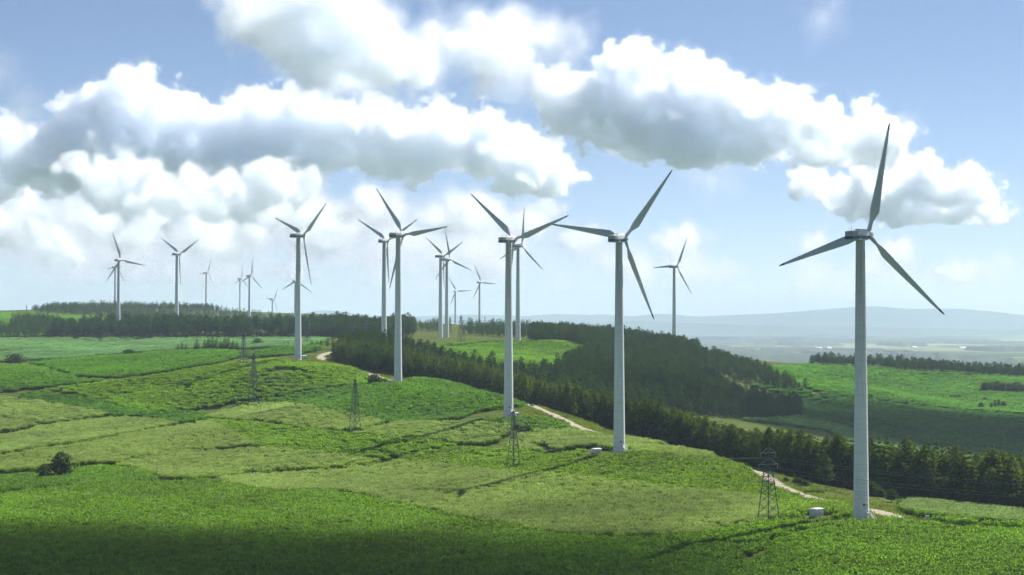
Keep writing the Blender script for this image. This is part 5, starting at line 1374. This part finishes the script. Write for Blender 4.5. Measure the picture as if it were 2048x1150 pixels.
def greenhouse(u, v, w, label):
    q = ground(u, v, 4500); L_ = w * q.y / FPX; e = empty('greenhouse', q); tag(e, label, 'greenhouse', 'white greenhouses on the hazy plain')
    mb = MB(); r = 26; rings = [[(x, -math.cos(t) * r, max(0, math.sin(t)) * 7 - .5) for t in np.linspace(0, math.pi, 9)] for x in (-L_ / 2, L_ / 2)]
    mb.loft(rings); part('tunnel', mb.mesh('tunnel', M_FILM), e)
    mb = MB(); mb.box((-L_ / 2 - 1.2, 0, 2.4), (2.2, 18, 5)); part('end_wall', mb.mesh('end_wall', M_STEEL), e)
for (u, v, w, lb) in [(1684, 709, 10, 'white greenhouse left of the tallest tower, nearest the dark wood'), (1709, 705, 9, 'white greenhouse touching the tallest tower on its left'), (1753, 711, 12, 'white greenhouse just right of the tallest tower, lower one'), (1779, 706, 11, 'white greenhouse right of the tallest tower, upper one'),
                      (1828, 695, 9, 'short white greenhouse alone in the middle of the pale strip'), (1927, 696, 19, 'longest white greenhouse of the pair on the plain'), (1945, 697, 8, 'short white greenhouse beside the longest one'), (1637, 697, 12, 'thin white greenhouse in the pale strip left of the tower'), (1658, 697, 8, 'short white greenhouse beside the thin one left of the tower')]:
    greenhouse(u, v, w, lb)

# ------------------------------------------------------------------ clouds overhead whose shade lies on the land
def overhead(label, patches, alt, seed, mat, **kw):
    """puffs given by where their shade falls: (u, v, d, radius in metres)"""
    P = []; rng = np.random.default_rng(seed)
    for (u, d, r) in patches:
        r = r * 1.35; x = (u - 1024) / FPX * d; z = float(height(x, d)); t = (alt + CAM_Z - z) / SUN_DIR.z
        for k in range(3):
            j = rng.uniform(-.4, .4, 3) * r
            P.append((x + SUN_DIR.x * t + j[0], d + SUN_DIR.y * t + j[1], z + SUN_DIR.z * t + j[2] * .5, r * rng.uniform(.8, 1.0)))
    return cloud(label, P, kw.pop('voxel', 14), seed, mat, **kw)
SMALL = dict(warp_s=160, warp_a=40, noise=[(60, 110, 5.0, .6)], billow=[(70, 16)], e0=-4.0, e1=26.0, ks=7.0, fringe=.1, fringe_w=25.0, fringe_s=60.0)
M_LOW = cloud_material('low_cloud_vapour', 0.024, 0.6)
M_LOW_THIN = cloud_material('thin_low_cloud_vapour', 0.009, 0.6)
overhead('cloud overhead shading the front of the maize field', [(-200, 450, 34), (0, 460, 32), (130, 462, 28), (270, 456, 26), (400, 446, 18), (50, 430, 34), (250, 430, 30), (50, 400, 34), (200, 400, 34), (350, 400, 32), (420, 428, 20), (480, 400, 26), (600, 392, 24), (720, 388, 22), (850, 385, 22), (980, 392, 20), (1060, 402, 16), (1150, 390, 16), (1300, 370, 14),
          (100, 365, 40), (400, 360, 40), (700, 355, 40), (1000, 355, 36), (1250, 340, 24)],
         1000, 71, M_LOW, **SMALL)
overhead('thin cloud overhead shading the middle of the maize field', [(1080, 500, 22), (1180, 497, 24), (1280, 500, 20), (1000, 478, 20), (1380, 508, 16)], 1000, 72, M_LOW_THIN, **SMALL)
overhead('cloud overhead shading the valley and the wooded hill', [(1640, 1240, 40), (1740, 1250, 45), (1860, 1230, 50), (1980, 1180, 50), (2100, 1200, 60), (1950, 1310, 45), (2080, 1330, 50), (1820, 1330, 40), (1720, 1340, 36), (1640, 1330, 30), (1760, 1140, 40), (2040, 1080, 36), (2150, 1090, 36), (1640, 1130, 32), (2250, 1250, 60), (1540, 1190, 30), (1480, 1110, 30), (1380, 1130, 30), (1300, 1080, 26), (1220, 1060, 24), (1450, 1250, 25)],
         1050, 73, M_LOW, **dict(SMALL, noise=[(70, 150, 5.0, .6)]))
